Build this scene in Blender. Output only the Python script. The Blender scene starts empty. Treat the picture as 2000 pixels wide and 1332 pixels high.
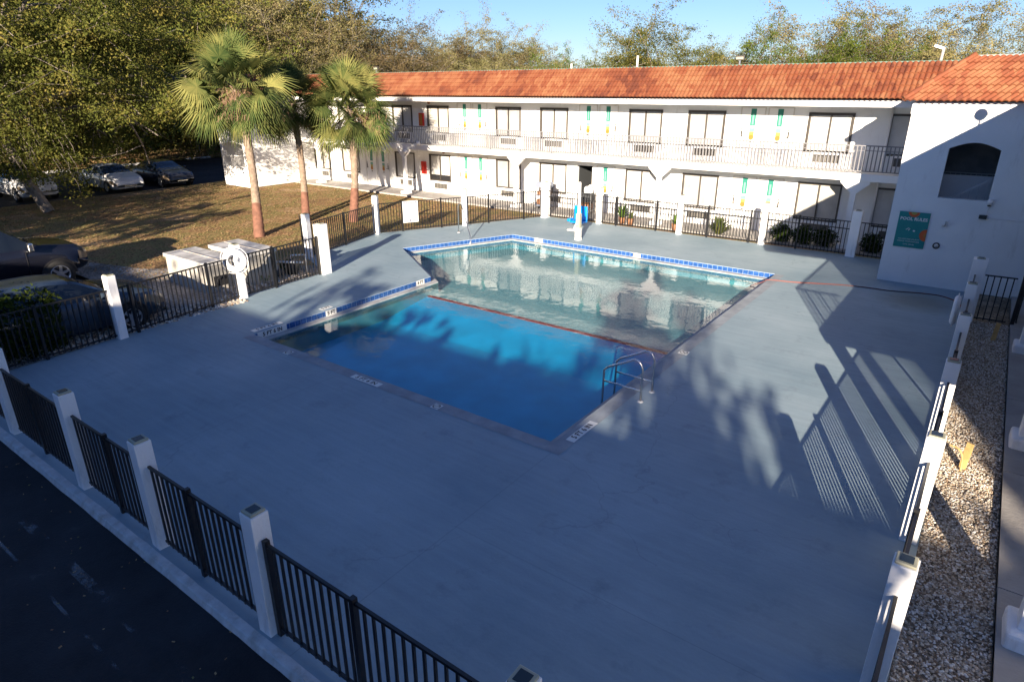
import bpy, bmesh, math, random
import numpy as np
from mathutils import Vector, Matrix
from mathutils.geometry import tessellate_polygon
C = bpy.context.scene.collection
R = math.radians
random.seed(7)
# ------------------------------------------------------------ camera, sky, sun, exposure
CAM_H = 5.4
cd = bpy.data.cameras.new("camera"); cam = bpy.data.objects.new("camera", cd); C.objects.link(cam)
bpy.context.scene.camera = cam
cd.sensor_width = 36; cd.lens = 36 * 1254.08 / 2000; cd.clip_start = .1; cd.clip_end = 2000
_y, _p, _r = R(36.46471533), R(21.4741923), R(-0.12602799)
_f = Vector((-math.sin(_y) * math.cos(_p), math.cos(_y) * math.cos(_p), -math.sin(_p)))
_rt = Vector((math.cos(_y), math.sin(_y), 0)); _u = _rt.cross(_f)
_r2 = _rt * math.cos(_r) + _u * math.sin(_r); _u2 = -_rt * math.sin(_r) + _u * math.cos(_r)
cam.matrix_world = Matrix(((_r2.x, _u2.x, -_f.x, 0), (_r2.y, _u2.y, -_f.y, 0), (_r2.z, _u2.z, -_f.z, CAM_H), (0, 0, 0, 1)))
SUN_EL = R(15.0)
TRAVEL = Vector((-.392, .92, 0)).normalized() * math.cos(SUN_EL) + Vector((0, 0, -math.sin(SUN_EL)))
world = bpy.data.worlds.new("World"); bpy.context.scene.world = world; world.use_nodes = True
wn = world.node_tree; bg = wn.nodes["Background"]; sky = wn.nodes.new("ShaderNodeTexSky")
sky.sky_type = 'NISHITA'; sky.sun_disc = False; sky.sun_elevation = SUN_EL
sky.sun_rotation = math.atan2(-TRAVEL.x, -TRAVEL.y)
sky.air_density = 1.0; sky.dust_density = .1; sky.ozone_density = 4.5
tint = wn.nodes.new('ShaderNodeMix'); tint.data_type = 'RGBA'; tint.blend_type = 'MULTIPLY'; tint.inputs['Factor'].default_value = 1; tint.inputs[7].default_value = (.86,.83,1.0,1)
wn.links.new(sky.outputs[0], tint.inputs[6]); wn.links.new(tint.outputs[2], bg.inputs[0]); bg.inputs[1].default_value = .058
sl = bpy.data.lights.new("sun", 'SUN'); sl.energy = 5.0; sl.angle = R(.30); sl.color = (1, .85, .67)
so = bpy.data.objects.new("sun", sl); C.objects.link(so); so.location = (20, -40, 30)
so.rotation_euler = TRAVEL.to_track_quat('-Z', 'Y').to_euler()
vs = bpy.context.scene.view_settings
bpy.context.scene.display_settings.display_device = 'sRGB'
vs.view_transform = 'Standard'; vs.look = 'None'; vs.gamma = 1; vs.exposure = 1.52; vs.use_curve_mapping = False
bpy.context.scene.cycles.max_bounces = 8; bpy.context.scene.cycles.transparent_max_bounces = 16

# ------------------------------------------------------------ helpers
def tag(o, label=None, cat=None, group=None, kind=None):
    if label: o['label'] = label
    if cat: o['category'] = cat
    if group: o['group'] = group
    if kind: o['kind'] = kind
    return o
def thing(name, label, cat, loc=(0, 0, 0), rz=0, group=None):
    o = bpy.data.objects.new(name, None); C.objects.link(o); o.location = loc; o.rotation_euler = (0, 0, rz)
    o.empty_display_size = .2
    return tag(o, label, cat, group)
def copy_tree(o, parent=None):
    c = o.copy(); C.objects.link(c); c.parent = parent
    for ch in o.children: copy_tree(ch, c)
    return c
class MB:
    def __init__(s): s.v = []; s.f = []; s.m = []
    def add(s, vs, fs, m=0):
        b = len(s.v); s.v += [tuple(v) for v in vs]
        s.f += [tuple(i + b for i in f) for f in fs]; s.m += [m] * len(fs)
    def box(s, x0, x1, y0, y1, z0, z1, m=0):
        s.add([(x0,y0,z0),(x1,y0,z0),(x1,y1,z0),(x0,y1,z0),(x0,y0,z1),(x1,y0,z1),(x1,y1,z1),(x0,y1,z1)],
              [(0,3,2,1),(4,5,6,7),(0,1,5,4),(1,2,6,5),(2,3,7,6),(3,0,4,7)], m)
    def cbox(s, cx, cy, cz, w, d, h, m=0): s.box(cx-w/2, cx+w/2, cy-d/2, cy+d/2, cz-h/2, cz+h/2, m)
    def bar(s, a, b, w, h=None, m=0, up=Vector((0,0,1))):
        a = Vector(a); b = Vector(b); h = h or w; d = (b-a).normalized()
        if abs(d.dot(up)) > .99: up = Vector((0,1,0))
        x = d.cross(up).normalized() * w/2; y = x.cross(d).normalized() * h/2
        s.add([a-x-y,a+x-y,a+x+y,a-x+y,b-x-y,b+x-y,b+x+y,b-x+y],[(0,1,2,3),(7,6,5,4),(0,4,5,1),(1,5,6,2),(2,6,7,3),(3,7,4,0)], m)
    def tube(s, pts, rads, n=8, m=0, cap=True):
        pts = [Vector(p) for p in pts]
        if not hasattr(rads, '__len__'): rads = [rads]*len(pts)
        rings = []; ref = None
        for i, p in enumerate(pts):
            d = (pts[min(i+1,len(pts)-1)] - pts[max(i-1,0)]).normalized()
            if ref is None: ref = Vector((0,0,1)) if abs(d.z) < .9 else Vector((1,0,0))
            x = d.cross(ref)
            if x.length < 1e-4: x = d.cross(Vector((0,1,0)))
            x.normalize(); y = x.cross(d); ref = y
            rings.append([p + (x*math.cos(2*math.pi*k/n) + y*math.sin(2*math.pi*k/n))*rads[i] for k in range(n)])
        vs = [v for r in rings for v in r]; fs = []
        for i in range(len(pts)-1):
            for k in range(n):
                fs.append((i*n+k, i*n+(k+1)%n, (i+1)*n+(k+1)%n, (i+1)*n+k))
        if cap: fs.append(tuple(range(n))[::-1]); fs.append(tuple((len(pts)-1)*n+k for k in range(n)))
        s.add(vs, fs, m)
    def lathe(s, prof, c=(0,0,0), n=20, m=0, axis='z'):
        vs = []
        for r, z in prof:
            for k in range(n):
                a = 2*math.pi*k/n; x, y = r*math.cos(a), r*math.sin(a)
                p = {'z': (x,y,z), 'x': (z,x,y), 'y': (x,z,y)}[axis]
                vs.append((p[0]+c[0], p[1]+c[1], p[2]+c[2]))
        fs = [(i*n+k, i*n+(k+1)%n, (i+1)*n+(k+1)%n, (i+1)*n+k) for i in range(len(prof)-1) for k in range(n)]
        s.add(vs, fs, m)
    def poly(s, pts, z, m=0, holes=()):
        loops = [[Vector((x,y,0)) for x,y in pts]] + [[Vector((x,y,0)) for x,y in h] for h in holes]
        tr = tessellate_polygon(loops); flat = [p for l in loops for p in l]
        fs = []
        for t in tr:
            a,b,c = (flat[i] for i in t)
            fs.append(t if (b-a).cross(c-a).z > 0 else t[::-1])
        s.add([(p.x,p.y,z) for p in flat], fs, m)
    def prism(s, pts, z0, z1, m=0):
        n = len(pts); s.poly(pts, z1, m)
        s.add([(x,y,z0) for x,y in pts]+[(x,y,z1) for x,y in pts], [(i,(i+1)%n,n+(i+1)%n,n+i) for i in range(n)], m)
    def build(s, name, mat, parent=None, smooth=False, bevel=0):
        me = bpy.data.meshes.new(name); me.from_pydata(s.v, [], s.f); 
        mats = mat if isinstance(mat, (list, tuple)) else [mat]
        for q in mats: me.materials.append(q)
        if len(mats) > 1: me.polygons.foreach_set('material_index', s.m)
        if smooth: me.polygons.foreach_set('use_smooth', [True]*len(me.polygons))
        me.update()
        o = bpy.data.objects.new(name, me); C.objects.link(o); o.parent = parent
        if bevel:
            md = o.modifiers.new('bevel', 'BEVEL'); md.width = bevel; md.segments = 2; md.limit_method = 'ANGLE'
        return o
def struct(o): o['kind'] = 'structure'; return o

def mat(name, col, rough=.6, var=.0, scale=3.0, bump=0., bscale=30., metal=0., col2=None, spec=.5, detail=6, emit=None, coord='Object', rnd=0.):
    m = bpy.data.materials.new(name); m.use_nodes = True; n = m.node_tree.nodes; l = m.node_tree.links
    b = n['Principled BSDF']; b.inputs['Roughness'].default_value = rough; b.inputs['Metallic'].default_value = metal
    b.inputs['Specular IOR Level'].default_value = spec
    b.inputs['Base Color'].default_value = (*col, 1)
    tc = n.new('ShaderNodeTexCoord')
    if var or col2:
        no = n.new('ShaderNodeTexNoise'); no.inputs['Scale'].default_value = scale; no.inputs['Detail'].default_value = detail
        l.new(tc.outputs[coord], no.inputs['Vector'])
        cr = n.new('ShaderNodeValToRGB'); cr.color_ramp.elements[0].position = .35; cr.color_ramp.elements[1].position = .65
        c2 = col2 or tuple(c*(1+var) for c in col); c1 = col if col2 else tuple(c*(1-var) for c in col)
        cr.color_ramp.elements[0].color = (*c1, 1); cr.color_ramp.elements[1].color = (*c2, 1)
        l.new(no.outputs[0], cr.inputs[0]); last = cr.outputs[0]
        if rnd:
            oi = n.new('ShaderNodeObjectInfo'); hv = n.new('ShaderNodeHueSaturation'); mp = n.new('ShaderNodeMapRange')
            mp.inputs['To Min'].default_value = 1-rnd; mp.inputs['To Max'].default_value = 1+rnd
            l.new(oi.outputs['Random'], mp.inputs[0]); l.new(mp.outputs[0], hv.inputs['Value']); l.new(last, hv.inputs['Color']); last = hv.outputs[0]
        l.new(last, b.inputs['Base Color'])
    if bump:
        nb = n.new('ShaderNodeTexNoise'); nb.inputs['Scale'].default_value = bscale; nb.inputs['Detail'].default_value = 4
        l.new(tc.outputs[coord], nb.inputs['Vector'])
        bp = n.new('ShaderNodeBump'); bp.inputs['Strength'].default_value = bump; bp.inputs['Distance'].default_value = .02
        l.new(nb.outputs[0], bp.inputs['Height']); l.new(bp.outputs[0], b.inputs['Normal'])
    if emit: b.inputs['Emission Color'].default_value = (*emit, 1); b.inputs['Emission Strength'].default_value = 1
    return m
def nodes(m): return m.node_tree.nodes, m.node_tree.links, m.node_tree.nodes['Principled BSDF']

M = {}
M['white'] = mat('white_paint', (.84,.84,.84), .65, var=.05, scale=1.2, bump=.25, bscale=40)
M['stucco'] = mat('white_stucco', (.80,.80,.79), .8, var=.05, scale=.7, bump=.5, bscale=60)
M['whitemetal'] = mat('white_metal', (.6,.6,.6), .4)
M['trim'] = mat('white_trim', (.80,.79,.78), .6, var=.03, scale=2)
M['frame'] = mat('bronze_frame', (.06,.052,.045), .4)
M['curtain'] = mat('curtain', (.55,.54,.52), .75, var=.06, scale=2.5, spec=.4)
M['curtain2'] = mat('curtain_cream', (.44,.42,.38), .75, var=.12, scale=2)
M['curtain3'] = mat('curtain_grey_white', (.34,.34,.34), .6, var=.15, scale=3)
M['curtaindark'] = mat('curtain_grey', (.20,.22,.23), .4, var=.2, scale=3)
M['railgrey'] = mat('railing_paint', (.20,.20,.21), .5)
M['glassy'] = mat('window_glass', (.02,.025,.03), .1)
M['grille'] = mat('louvre', (.055,.05,.045), .6)
M['black'] = mat('black_metal', (.012,.012,.014), .38)
M['dark'] = mat('dark', (.01,.01,.012), .8)
M['rubber'] = mat('rubber', (.015,.015,.015), .8)
M['alu'] = mat('alloy', (.55,.56,.58), .3, metal=.8)
M['steel'] = mat('stainless', (.72,.72,.70), .25, metal=1.)
M['teal'] = mat('teal', (.02,.20,.15), .5)
M['teal2'] = mat('teal_light', (.16,.36,.29), .5)
M['yellow'] = mat('yellow', (.40,.34,.08), .5)
M['orange'] = mat('orange', (.45,.17,.03), .5)
M['red'] = mat('red', (.55,.03,.02), .4)
M['soffitdark'] = mat('louvre_edge', (.22,.21,.19), .7)
M['soffit'] = mat('soffit', (.62,.59,.55), .8, var=.05)
M['concrete'] = mat('concrete', (.36,.34,.32), .85, var=.12, scale=1.5, bump=.3, bscale=25)
M['kerb'] = mat('kerb_paint', (.52,.55,.56), .85, var=.12, scale=6, bump=.5, bscale=18)
M['beige'] = mat('beige_plastic', (.38,.37,.27), .5)
M['solar'] = mat('solar_cell', (.03,.04,.045), .2)
M['tileblue'] = mat('tile_blue', (.025,.085,.27), .15, var=.25, scale=9)
M['grout'] = mat('grout', (.34,.44,.58), .7)
M['marker'] = mat('marker_white', (.72,.73,.70), .4)
M['ink'] = mat('marker_black', (.01,.01,.012), .5)
M['coping'] = mat('coping', (.40,.40,.39), .8, var=.15, scale=4, bump=.3, bscale=40)
M['strip'] = mat('edge_strip', (.27,.30,.33), .75, var=.15, scale=3, bump=.3, bscale=30)
M['redline'] = mat('red_line', (.28,.03,.03), .6)
M['blueplastic'] = mat('blue_seat', (.0,.22,.68), .35)
M['wood'] = mat('stake_wood', (.55,.36,.14), .8, var=.2, scale=8)
M['hose'] = mat('hose', (.30,.06,.03), .5, col2=(.05,.04,.05), scale=.35)
M['linen'] = mat('linen', (.7,.68,.66), .9)
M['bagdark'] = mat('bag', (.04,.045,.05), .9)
M['cart'] = mat('cart_plastic', (.22,.25,.32), .6)
M['brown'] = mat('brown', (.25,.12,.06), .8)
M['green'] = mat('garden_green', (.10,.20,.04), .7)

def grime(m, amount=.35, lo=.55):
    n, l, b = nodes(m); src = b.inputs['Base Color'].links[0].from_socket; tc = n.new('ShaderNodeTexCoord')
    a = n.new('ShaderNodeTexNoise'); a.inputs['Scale'].default_value = 2.1; a.inputs['Detail'].default_value = 12; a.inputs['Roughness'].default_value = .7
    mp = n.new('ShaderNodeMapping'); mp.inputs['Scale'].default_value = (2.2,2.2,.5); l.new(tc.outputs['Object'], mp.inputs['Vector']); l.new(mp.outputs[0], a.inputs['Vector'])
    r = n.new('ShaderNodeMapRange'); r.inputs['From Min'].default_value = lo; r.inputs['From Max'].default_value = lo+.16; r.inputs['To Max'].default_value = amount; l.new(a.outputs[0], r.inputs[0])
    x = n.new('ShaderNodeMix'); x.data_type = 'RGBA'; l.new(r.outputs[0], x.inputs[0]); l.new(src, x.inputs[6]); x.inputs[7].default_value = (.30,.28,.24,1); l.new(x.outputs[2], b.inputs['Base Color'])
grime(M['white'], .4, .53); grime(M['stucco'], .25, .56); grime(M['kerb'], .6, .5); grime(M['concrete'], .4, .52)
def deck_material():
    m = mat('deck_paint', (.30,.33,.36), .62, spec=.35); n, l, b = nodes(m)
    tc = n.new('ShaderNodeTexCoord')
    big = n.new('ShaderNodeTexNoise'); big.inputs['Scale'].default_value = .35; big.inputs['Detail'].default_value = 8; big.inputs['Roughness'].default_value = .6
    l.new(tc.outputs['Object'], big.inputs['Vector'])
    mp = n.new('ShaderNodeMapping'); mp.inputs['Scale'].default_value = (.35, 4.5, 1); mp.inputs['Rotation'].default_value = (0,0,.5)
    l.new(tc.outputs['Object'], mp.inputs['Vector'])
    br = n.new('ShaderNodeTexNoise'); br.inputs['Scale'].default_value = 2.2; br.inputs['Detail'].default_value = 5
    l.new(mp.outputs[0], br.inputs['Vector'])
    cr = n.new('ShaderNodeValToRGB'); cr.color_ramp.elements[0].position = .3; cr.color_ramp.elements[1].position = .7
    cr.color_ramp.elements[0].color = (.20,.285,.335,1); cr.color_ramp.elements[1].color = (.325,.41,.455,1)
    l.new(big.outputs[0], cr.inputs[0])
    mx = n.new('ShaderNodeMix'); mx.data_type = 'RGBA'; mx.blend_type = 'OVERLAY'; mx.inputs['Factor'].default_value = .34
    l.new(cr.outputs[0], mx.inputs[6]); l.new(br.outputs['Color'] if 'Color' in br.outputs else br.outputs[1], mx.inputs[7])
    sep = n.new('ShaderNodeValToRGB'); sep.color_ramp.elements[0].color=(.3,.3,.3,1); sep.color_ramp.elements[1].color=(.7,.7,.7,1)
    l.new(br.outputs[0], sep.inputs[0]); l.new(sep.outputs[0], mx.inputs[7])
    # fine cracks: thin lines of a distorted voronoi, faded in patches
    dn = n.new('ShaderNodeTexNoise'); dn.inputs['Scale'].default_value = 1.2; dn.inputs['Detail'].default_value = 6
    l.new(tc.outputs['Object'], dn.inputs['Vector'])
    ad = n.new('ShaderNodeMix'); ad.data_type = 'RGBA'; ad.blend_type = 'ADD'; ad.inputs['Factor'].default_value = .9
    l.new(tc.outputs['Object'], ad.inputs[6]); l.new(dn.outputs[1], ad.inputs[7])
    vo = n.new('ShaderNodeTexVoronoi'); vo.feature = 'DISTANCE_TO_EDGE'; vo.inputs['Scale'].default_value = .21
    l.new(ad.outputs[2], vo.inputs['Vector'])
    lt = n.new('ShaderNodeMath'); lt.operation = 'LESS_THAN'; lt.inputs[1].default_value = .0016; l.new(vo.outputs['Distance'], lt.inputs[0])
    pm = n.new('ShaderNodeMath'); pm.operation = 'GREATER_THAN'; pm.inputs[1].default_value = .5; l.new(big.outputs[0], pm.inputs[0])
    mu = n.new('ShaderNodeMath'); mu.operation = 'MULTIPLY'; l.new(lt.outputs[0], mu.inputs[0]); l.new(pm.outputs[0], mu.inputs[1])
    m2 = n.new('ShaderNodeMath'); m2.operation = 'MULTIPLY'; m2.inputs[1].default_value = .2; l.new(mu.outputs[0], m2.inputs[0])
    ck = n.new('ShaderNodeMix'); ck.data_type = 'RGBA'; l.new(m2.outputs[0], ck.inputs[0]); l.new(mx.outputs[2], ck.inputs[6]); ck.inputs[7].default_value = (.08,.09,.10,1)
    sx = n.new('ShaderNodeSeparateXYZ'); l.new(tc.outputs['Object'], sx.inputs[0])
    def M_(op, a, b_=None):
        q = n.new('ShaderNodeMath'); q.operation = op
        for k_, v_ in enumerate((a, b_)):
            if v_ is None: continue
            if isinstance(v_, (int, float)): q.inputs[k_].default_value = v_
            else: l.new(v_, q.inputs[k_])
        return q.outputs[0]
    X_, Y_ = sx.outputs[0], sx.outputs[1]
    def line(c, pos, o, lim, op): return M_('MULTIPLY', M_('LESS_THAN', M_('ABSOLUTE', M_('SUBTRACT', c, pos)), .007), M_(op, o, lim))
    jn = M_('ADD', M_('ADD', line(X_, -4.77, Y_, 7.5, 'LESS_THAN'), line(Y_, 7.7, X_, -13.4, 'LESS_THAN')), M_('ADD', line(Y_, 5.2, X_, -4.8, 'GREATER_THAN'), line(X_, -9.9, Y_, 7.4, 'LESS_THAN')))
    jf = M_('MULTIPLY', jn, .22)
    jm = n.new('ShaderNodeMix'); jm.data_type = 'RGBA'; l.new(jf, jm.inputs[0]); l.new(ck.outputs[2], jm.inputs[6]); jm.inputs[7].default_value = (.07,.09,.10,1)
    # rusty damp stain where the hose lies
    dx = M_('SUBTRACT', X_, -1.0); dy = M_('SUBTRACT', Y_, 19.9); rr2 = M_('SQRT', M_('ADD', M_('MULTIPLY', dx, dx), M_('MULTIPLY', dy, dy)))
    sm = n.new('ShaderNodeMapRange'); sm.inputs['From Min'].default_value = 1.1; sm.inputs['From Max'].default_value = .2; sm.inputs['To Max'].default_value = .6
    l.new(M_('ADD', rr2, M_('MULTIPLY', big.outputs[0], -.3)), sm.inputs[0])
    st = n.new('ShaderNodeMix'); st.data_type = 'RGBA'; l.new(sm.outputs[0], st.inputs[0]); l.new(jm.outputs[2], st.inputs[6]); st.inputs[7].default_value = (.17,.17,.12,1)
    # grime blotches
    gb = n.new('ShaderNodeTexNoise'); gb.inputs['Scale'].default_value = 1.6; gb.inputs['Detail'].default_value = 12; gb.inputs['Roughness'].default_value = .72; l.new(tc.outputs['Object'], gb.inputs['Vector'])
    gr = n.new('ShaderNodeMapRange'); gr.inputs['From Min'].default_value = .56; gr.inputs['From Max'].default_value = .72; gr.inputs['To Max'].default_value = .45; l.new(gb.outputs[0], gr.inputs[0])
    gm = n.new('ShaderNodeMix'); gm.data_type = 'RGBA'; l.new(gr.outputs[0], gm.inputs[0]); l.new(st.outputs[2], gm.inputs[6]); gm.inputs[7].default_value = (.13,.17,.20,1)
    l.new(gm.outputs[2], b.inputs['Base Color'])
    bp = n.new('ShaderNodeBump'); bp.inputs['Strength'].default_value = .25; bp.inputs['Distance'].default_value = .01
    nb = n.new('ShaderNodeTexNoise'); nb.inputs['Scale'].default_value = 22; nb.inputs['Detail'].default_value = 6
    l.new(tc.outputs['Object'], nb.inputs['Vector']); l.new(nb.outputs[0], bp.inputs['Height']); l.new(bp.outputs[0], b.inputs['Normal'])
    return m
M['deck'] = deck_material()

def ground_mat(name, cols, scale, bump=.6, fine=40, rough=.95, fc=(.45,1.5)):
    m = mat(name, cols[0], rough, spec=.2); n, l, b = nodes(m); tc = n.new('ShaderNodeTexCoord')
    a = n.new('ShaderNodeTexNoise'); a.inputs['Scale'].default_value = scale; a.inputs['Detail'].default_value = 9; a.inputs['Roughness'].default_value = .65
    l.new(tc.outputs['Object'], a.inputs['Vector'])
    cr = n.new('ShaderNodeValToRGB'); e = cr.color_ramp.elements
    e[0].position = .36; e[0].color = (*cols[0],1); e[1].position = .64; e[1].color = (*cols[-1],1)
    for k, c in enumerate(cols[1:-1]): q = e.new(.36+.28*(k+1)/(len(cols)-1)); q.color = (*c,1)
    l.new(a.outputs[0], cr.inputs[0])
    f = n.new('ShaderNodeTexNoise'); f.inputs['Scale'].default_value = fine; f.inputs['Detail'].default_value = 4
    l.new(tc.outputs['Object'], f.inputs['Vector'])
    mr = n.new('ShaderNodeMapRange'); mr.inputs['From Min'].default_value=.35; mr.inputs['From Max'].default_value=.65; mr.inputs['To Min'].default_value = fc[0]; mr.inputs['To Max'].default_value = fc[1]
    l.new(f.outputs[0], mr.inputs[0])
    mx = n.new('ShaderNodeMix'); mx.data_type = 'RGBA'; mx.blend_type = 'MULTIPLY'; mx.inputs['Factor'].default_value = 1
    l.new(cr.outputs[0], mx.inputs[6]); l.new(mr.outputs[0], mx.inputs[7]); l.new(mx.outputs[2], b.inputs['Base Color'])
    bp = n.new('ShaderNodeBump'); bp.inputs['Strength'].default_value = bump; bp.inputs['Distance'].default_value = .04
    l.new(f.outputs[0], bp.inputs['Height']); l.new(bp.outputs[0], b.inputs['Normal'])
    return m
M['lawn'] = ground_mat('dry_lawn', [(.23,.14,.07),(.35,.215,.10),(.25,.21,.075),(.35,.215,.105),(.46,.32,.18)], .45, fine=16, fc=(.62,1.4))
M['verge'] = ground_mat('green_verge', [(.11,.13,.03),(.19,.19,.045),(.28,.18,.08)], .3, fine=14)
M['earth'] = ground_mat('earth', [(.12,.11,.06),(.20,.16,.09)], .05, fine=3)
M['gravelbed'] = ground_mat('gravel_bed', [(.13,.10,.07),(.36,.30,.23)], 1.5, fine=30)
M['dirt'] = ground_mat('dirt', [(.16,.15,.14),(.26,.24,.22),(.38,.35,.31)], .8, fine=16)

def asphalt():
    m = mat('asphalt', (.03,.032,.036), .85, spec=.3); n, l, b = nodes(m); tc = n.new('ShaderNodeTexCoord')
    a = n.new('ShaderNodeTexNoise'); a.inputs['Scale'].default_value = .5; a.inputs['Detail'].default_value = 10; a.inputs['Roughness'].default_value=.7
    l.new(tc.outputs['Object'], a.inputs['Vector'])
    cr = n.new('ShaderNodeValToRGB'); e = cr.color_ramp.elements
    e[0].position = .38; e[0].color = (.016,.017,.02,1); e[1].position = .62; e[1].color = (.034,.037,.042,1); q = e.new(.73); q.color = (.12,.12,.125,1)
    l.new(a.outputs[0], cr.inputs[0]); l.new(cr.outputs[0], b.inputs['Base Color'])
    f = n.new('ShaderNodeTexNoise'); f.inputs['Scale'].default_value = 45; l.new(tc.outputs['Object'], f.inputs['Vector'])
    bp = n.new('ShaderNodeBump'); bp.inputs['Strength'].default_value = .5; bp.inputs['Distance'].default_value = .02
    l.new(f.outputs[0], bp.inputs['Height']); l.new(bp.outputs[0], b.inputs['Normal'])
    return m
M['asphalt'] = asphalt()
def worn_paint():
    m = mat('worn_paint', (.30,.31,.32), .8); n, l, b = nodes(m); tc = n.new('ShaderNodeTexCoord')
    a = n.new('ShaderNodeTexNoise'); a.inputs['Scale'].default_value = 1.1; a.inputs['Detail'].default_value = 12; a.inputs['Roughness'].default_value = .75
    l.new(tc.outputs['Object'], a.inputs['Vector'])
    cr = n.new('ShaderNodeValToRGB'); e = cr.color_ramp.elements; e[0].position = .52; e[0].color=(0,0,0,1); e[1].position=.60; e[1].color=(.45,.45,.45,1)
    l.new(a.outputs[0], cr.inputs[0])
    t = n.new('ShaderNodeBsdfTransparent'); mx = n.new('ShaderNodeMixShader'); l.new(cr.outputs[0], mx.inputs[0]); l.new(t.outputs[0], mx.inputs[1]); l.new(b.outputs[0], mx.inputs[2])
    l.new(mx.outputs[0], n['Material Output'].inputs[0]); return m
M['worn'] = worn_paint()

def water_mat():
    m = bpy.data.materials.new('water'); m.use_nodes = True; n = m.node_tree.nodes; l = m.node_tree.links
    n.remove(n['Principled BSDF']); out = n['Material Output']; tc = n.new('ShaderNodeTexCoord')
    mp = n.new('ShaderNodeMapping'); mp.inputs['Scale'].default_value = (1,1.0,1); l.new(tc.outputs['Object'], mp.inputs['Vector'])
    a = n.new('ShaderNodeTexNoise'); a.inputs['Scale'].default_value = 2.4; a.inputs['Detail'].default_value = 3; l.new(mp.outputs[0], a.inputs['Vector'])
    # wind ripples are stronger in patches
    pt = n.new('ShaderNodeTexNoise'); pt.inputs['Scale'].default_value = .3; pt.inputs['Detail'].default_value = 2; l.new(tc.outputs['Object'], pt.inputs['Vector'])
    rp = n.new('ShaderNodeTexNoise'); rp.inputs['Scale'].default_value = 14; rp.inputs['Detail'].default_value = 2; l.new(tc.outputs['Object'], rp.inputs['Vector'])
    pr = n.new('ShaderNodeMapRange'); pr.inputs['From Min'].default_value = .42; pr.inputs['From Max'].default_value = .6; pr.inputs['To Max'].default_value = .42; l.new(pt.outputs[0], pr.inputs[0])
    mu = n.new('ShaderNodeMath'); mu.operation = 'MULTIPLY'; l.new(rp.outputs[0], mu.inputs[0]); l.new(pr.outputs[0], mu.inputs[1])
    ad = n.new('ShaderNodeMath'); ad.operation = 'ADD'; l.new(a.outputs[0], ad.inputs[0]); l.new(mu.outputs[0], ad.inputs[1])
    bp = n.new('ShaderNodeBump'); bp.inputs['Strength'].default_value = .4; bp.inputs['Distance'].default_value = .012; l.new(ad.outputs[0], bp.inputs['Height'])
    ge = n.new('ShaderNodeNewGeometry'); dt = n.new('ShaderNodeVectorMath'); dt.operation = 'DOT_PRODUCT'; l.new(bp.outputs[0], dt.inputs[0]); l.new(ge.outputs['Incoming'], dt.inputs[1])
    def mth(op, x, y=None):
        q = n.new('ShaderNodeMath'); q.operation = op
        for k_, v_ in enumerate((x, y)):
            if v_ is None: continue
            if isinstance(v_, (int, float)): q.inputs[k_].default_value = v_
            else: l.new(v_, q.inputs[k_])
        return q
    om = mth('SUBTRACT', 1.0, mth('MINIMUM', mth('ABSOLUTE', dt.outputs['Value']).outputs[0], 1.0).outputs[0]); p5 = mth('POWER', om.outputs[0], 5.0)
    fr = mth('ADD', mth('MULTIPLY', p5.outputs[0], .98).outputs[0], .02)
    g = n.new('ShaderNodeBsdfGlossy'); g.inputs['Roughness'].default_value = .015; l.new(bp.outputs[0], g.inputs['Normal'])
    t = n.new('ShaderNodeBsdfTransparent'); t.inputs['Color'].default_value = (.75,.96,1.,1)
    mx = n.new('ShaderNodeMixShader'); l.new(fr.outputs[0], mx.inputs[0]); l.new(t.outputs[0], mx.inputs[1]); l.new(g.outputs[0], mx.inputs[2]); l.new(mx.outputs[0], out.inputs[0])
    return m
M['water'] = water_mat()
M['deep'] = mat('basin_deep', (.001,.27,.46), .6, var=.12, scale=1.2)
M['shallow'] = mat('basin_shallow', (.19,.31,.32), .8, var=.18, scale=14)
M['deepwall'] = mat('basin_wall', (.06,.20,.25), .6)

def roof_mat():
    m = mat('clay_tile', (.45,.13,.05), .75, spec=.3); n, l, b = nodes(m); tc = n.new('ShaderNodeTexCoord')
    mp = n.new('ShaderNodeMapping'); mp.inputs['Scale'].default_value = (6.6,2.9,2.9); l.new(tc.outputs['Object'], mp.inputs['Vector'])
    wn_ = n.new('ShaderNodeTexVoronoi'); wn_.inputs['Scale'].default_value = 1; l.new(mp.outputs[0], wn_.inputs['Vector'])
    sp = n.new('ShaderNodeSeparateColor'); l.new(wn_.outputs['Color'], sp.inputs[0])
    big = n.new('ShaderNodeTexNoise'); big.inputs['Scale'].default_value = .5; big.inputs['Detail'].default_value = 8; l.new(tc.outputs['Object'], big.inputs['Vector'])
    ad = n.new('ShaderNodeMath'); ad.operation='ADD'; l.new(big.outputs[0], ad.inputs[0]); 
    sc = n.new('ShaderNodeMath'); sc.operation='MULTIPLY'; sc.inputs[1].default_value=.35; l.new(sp.outputs[0], sc.inputs[0]); l.new(sc.outputs[0], ad.inputs[1])
    cr = n.new('ShaderNodeValToRGB'); e = cr.color_ramp.elements; e[0].position=.42; e[0].color=(.125,.038,.022,1); e[1].position=.95; e[1].color=(.29,.13,.062,1); q=e.new(.6); q.color=(.21,.064,.03,1)
    l.new(ad.outputs[0], cr.inputs[0]); l.new(cr.outputs[0], b.inputs['Base Color']); return m
M['tile'] = roof_mat()

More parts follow.
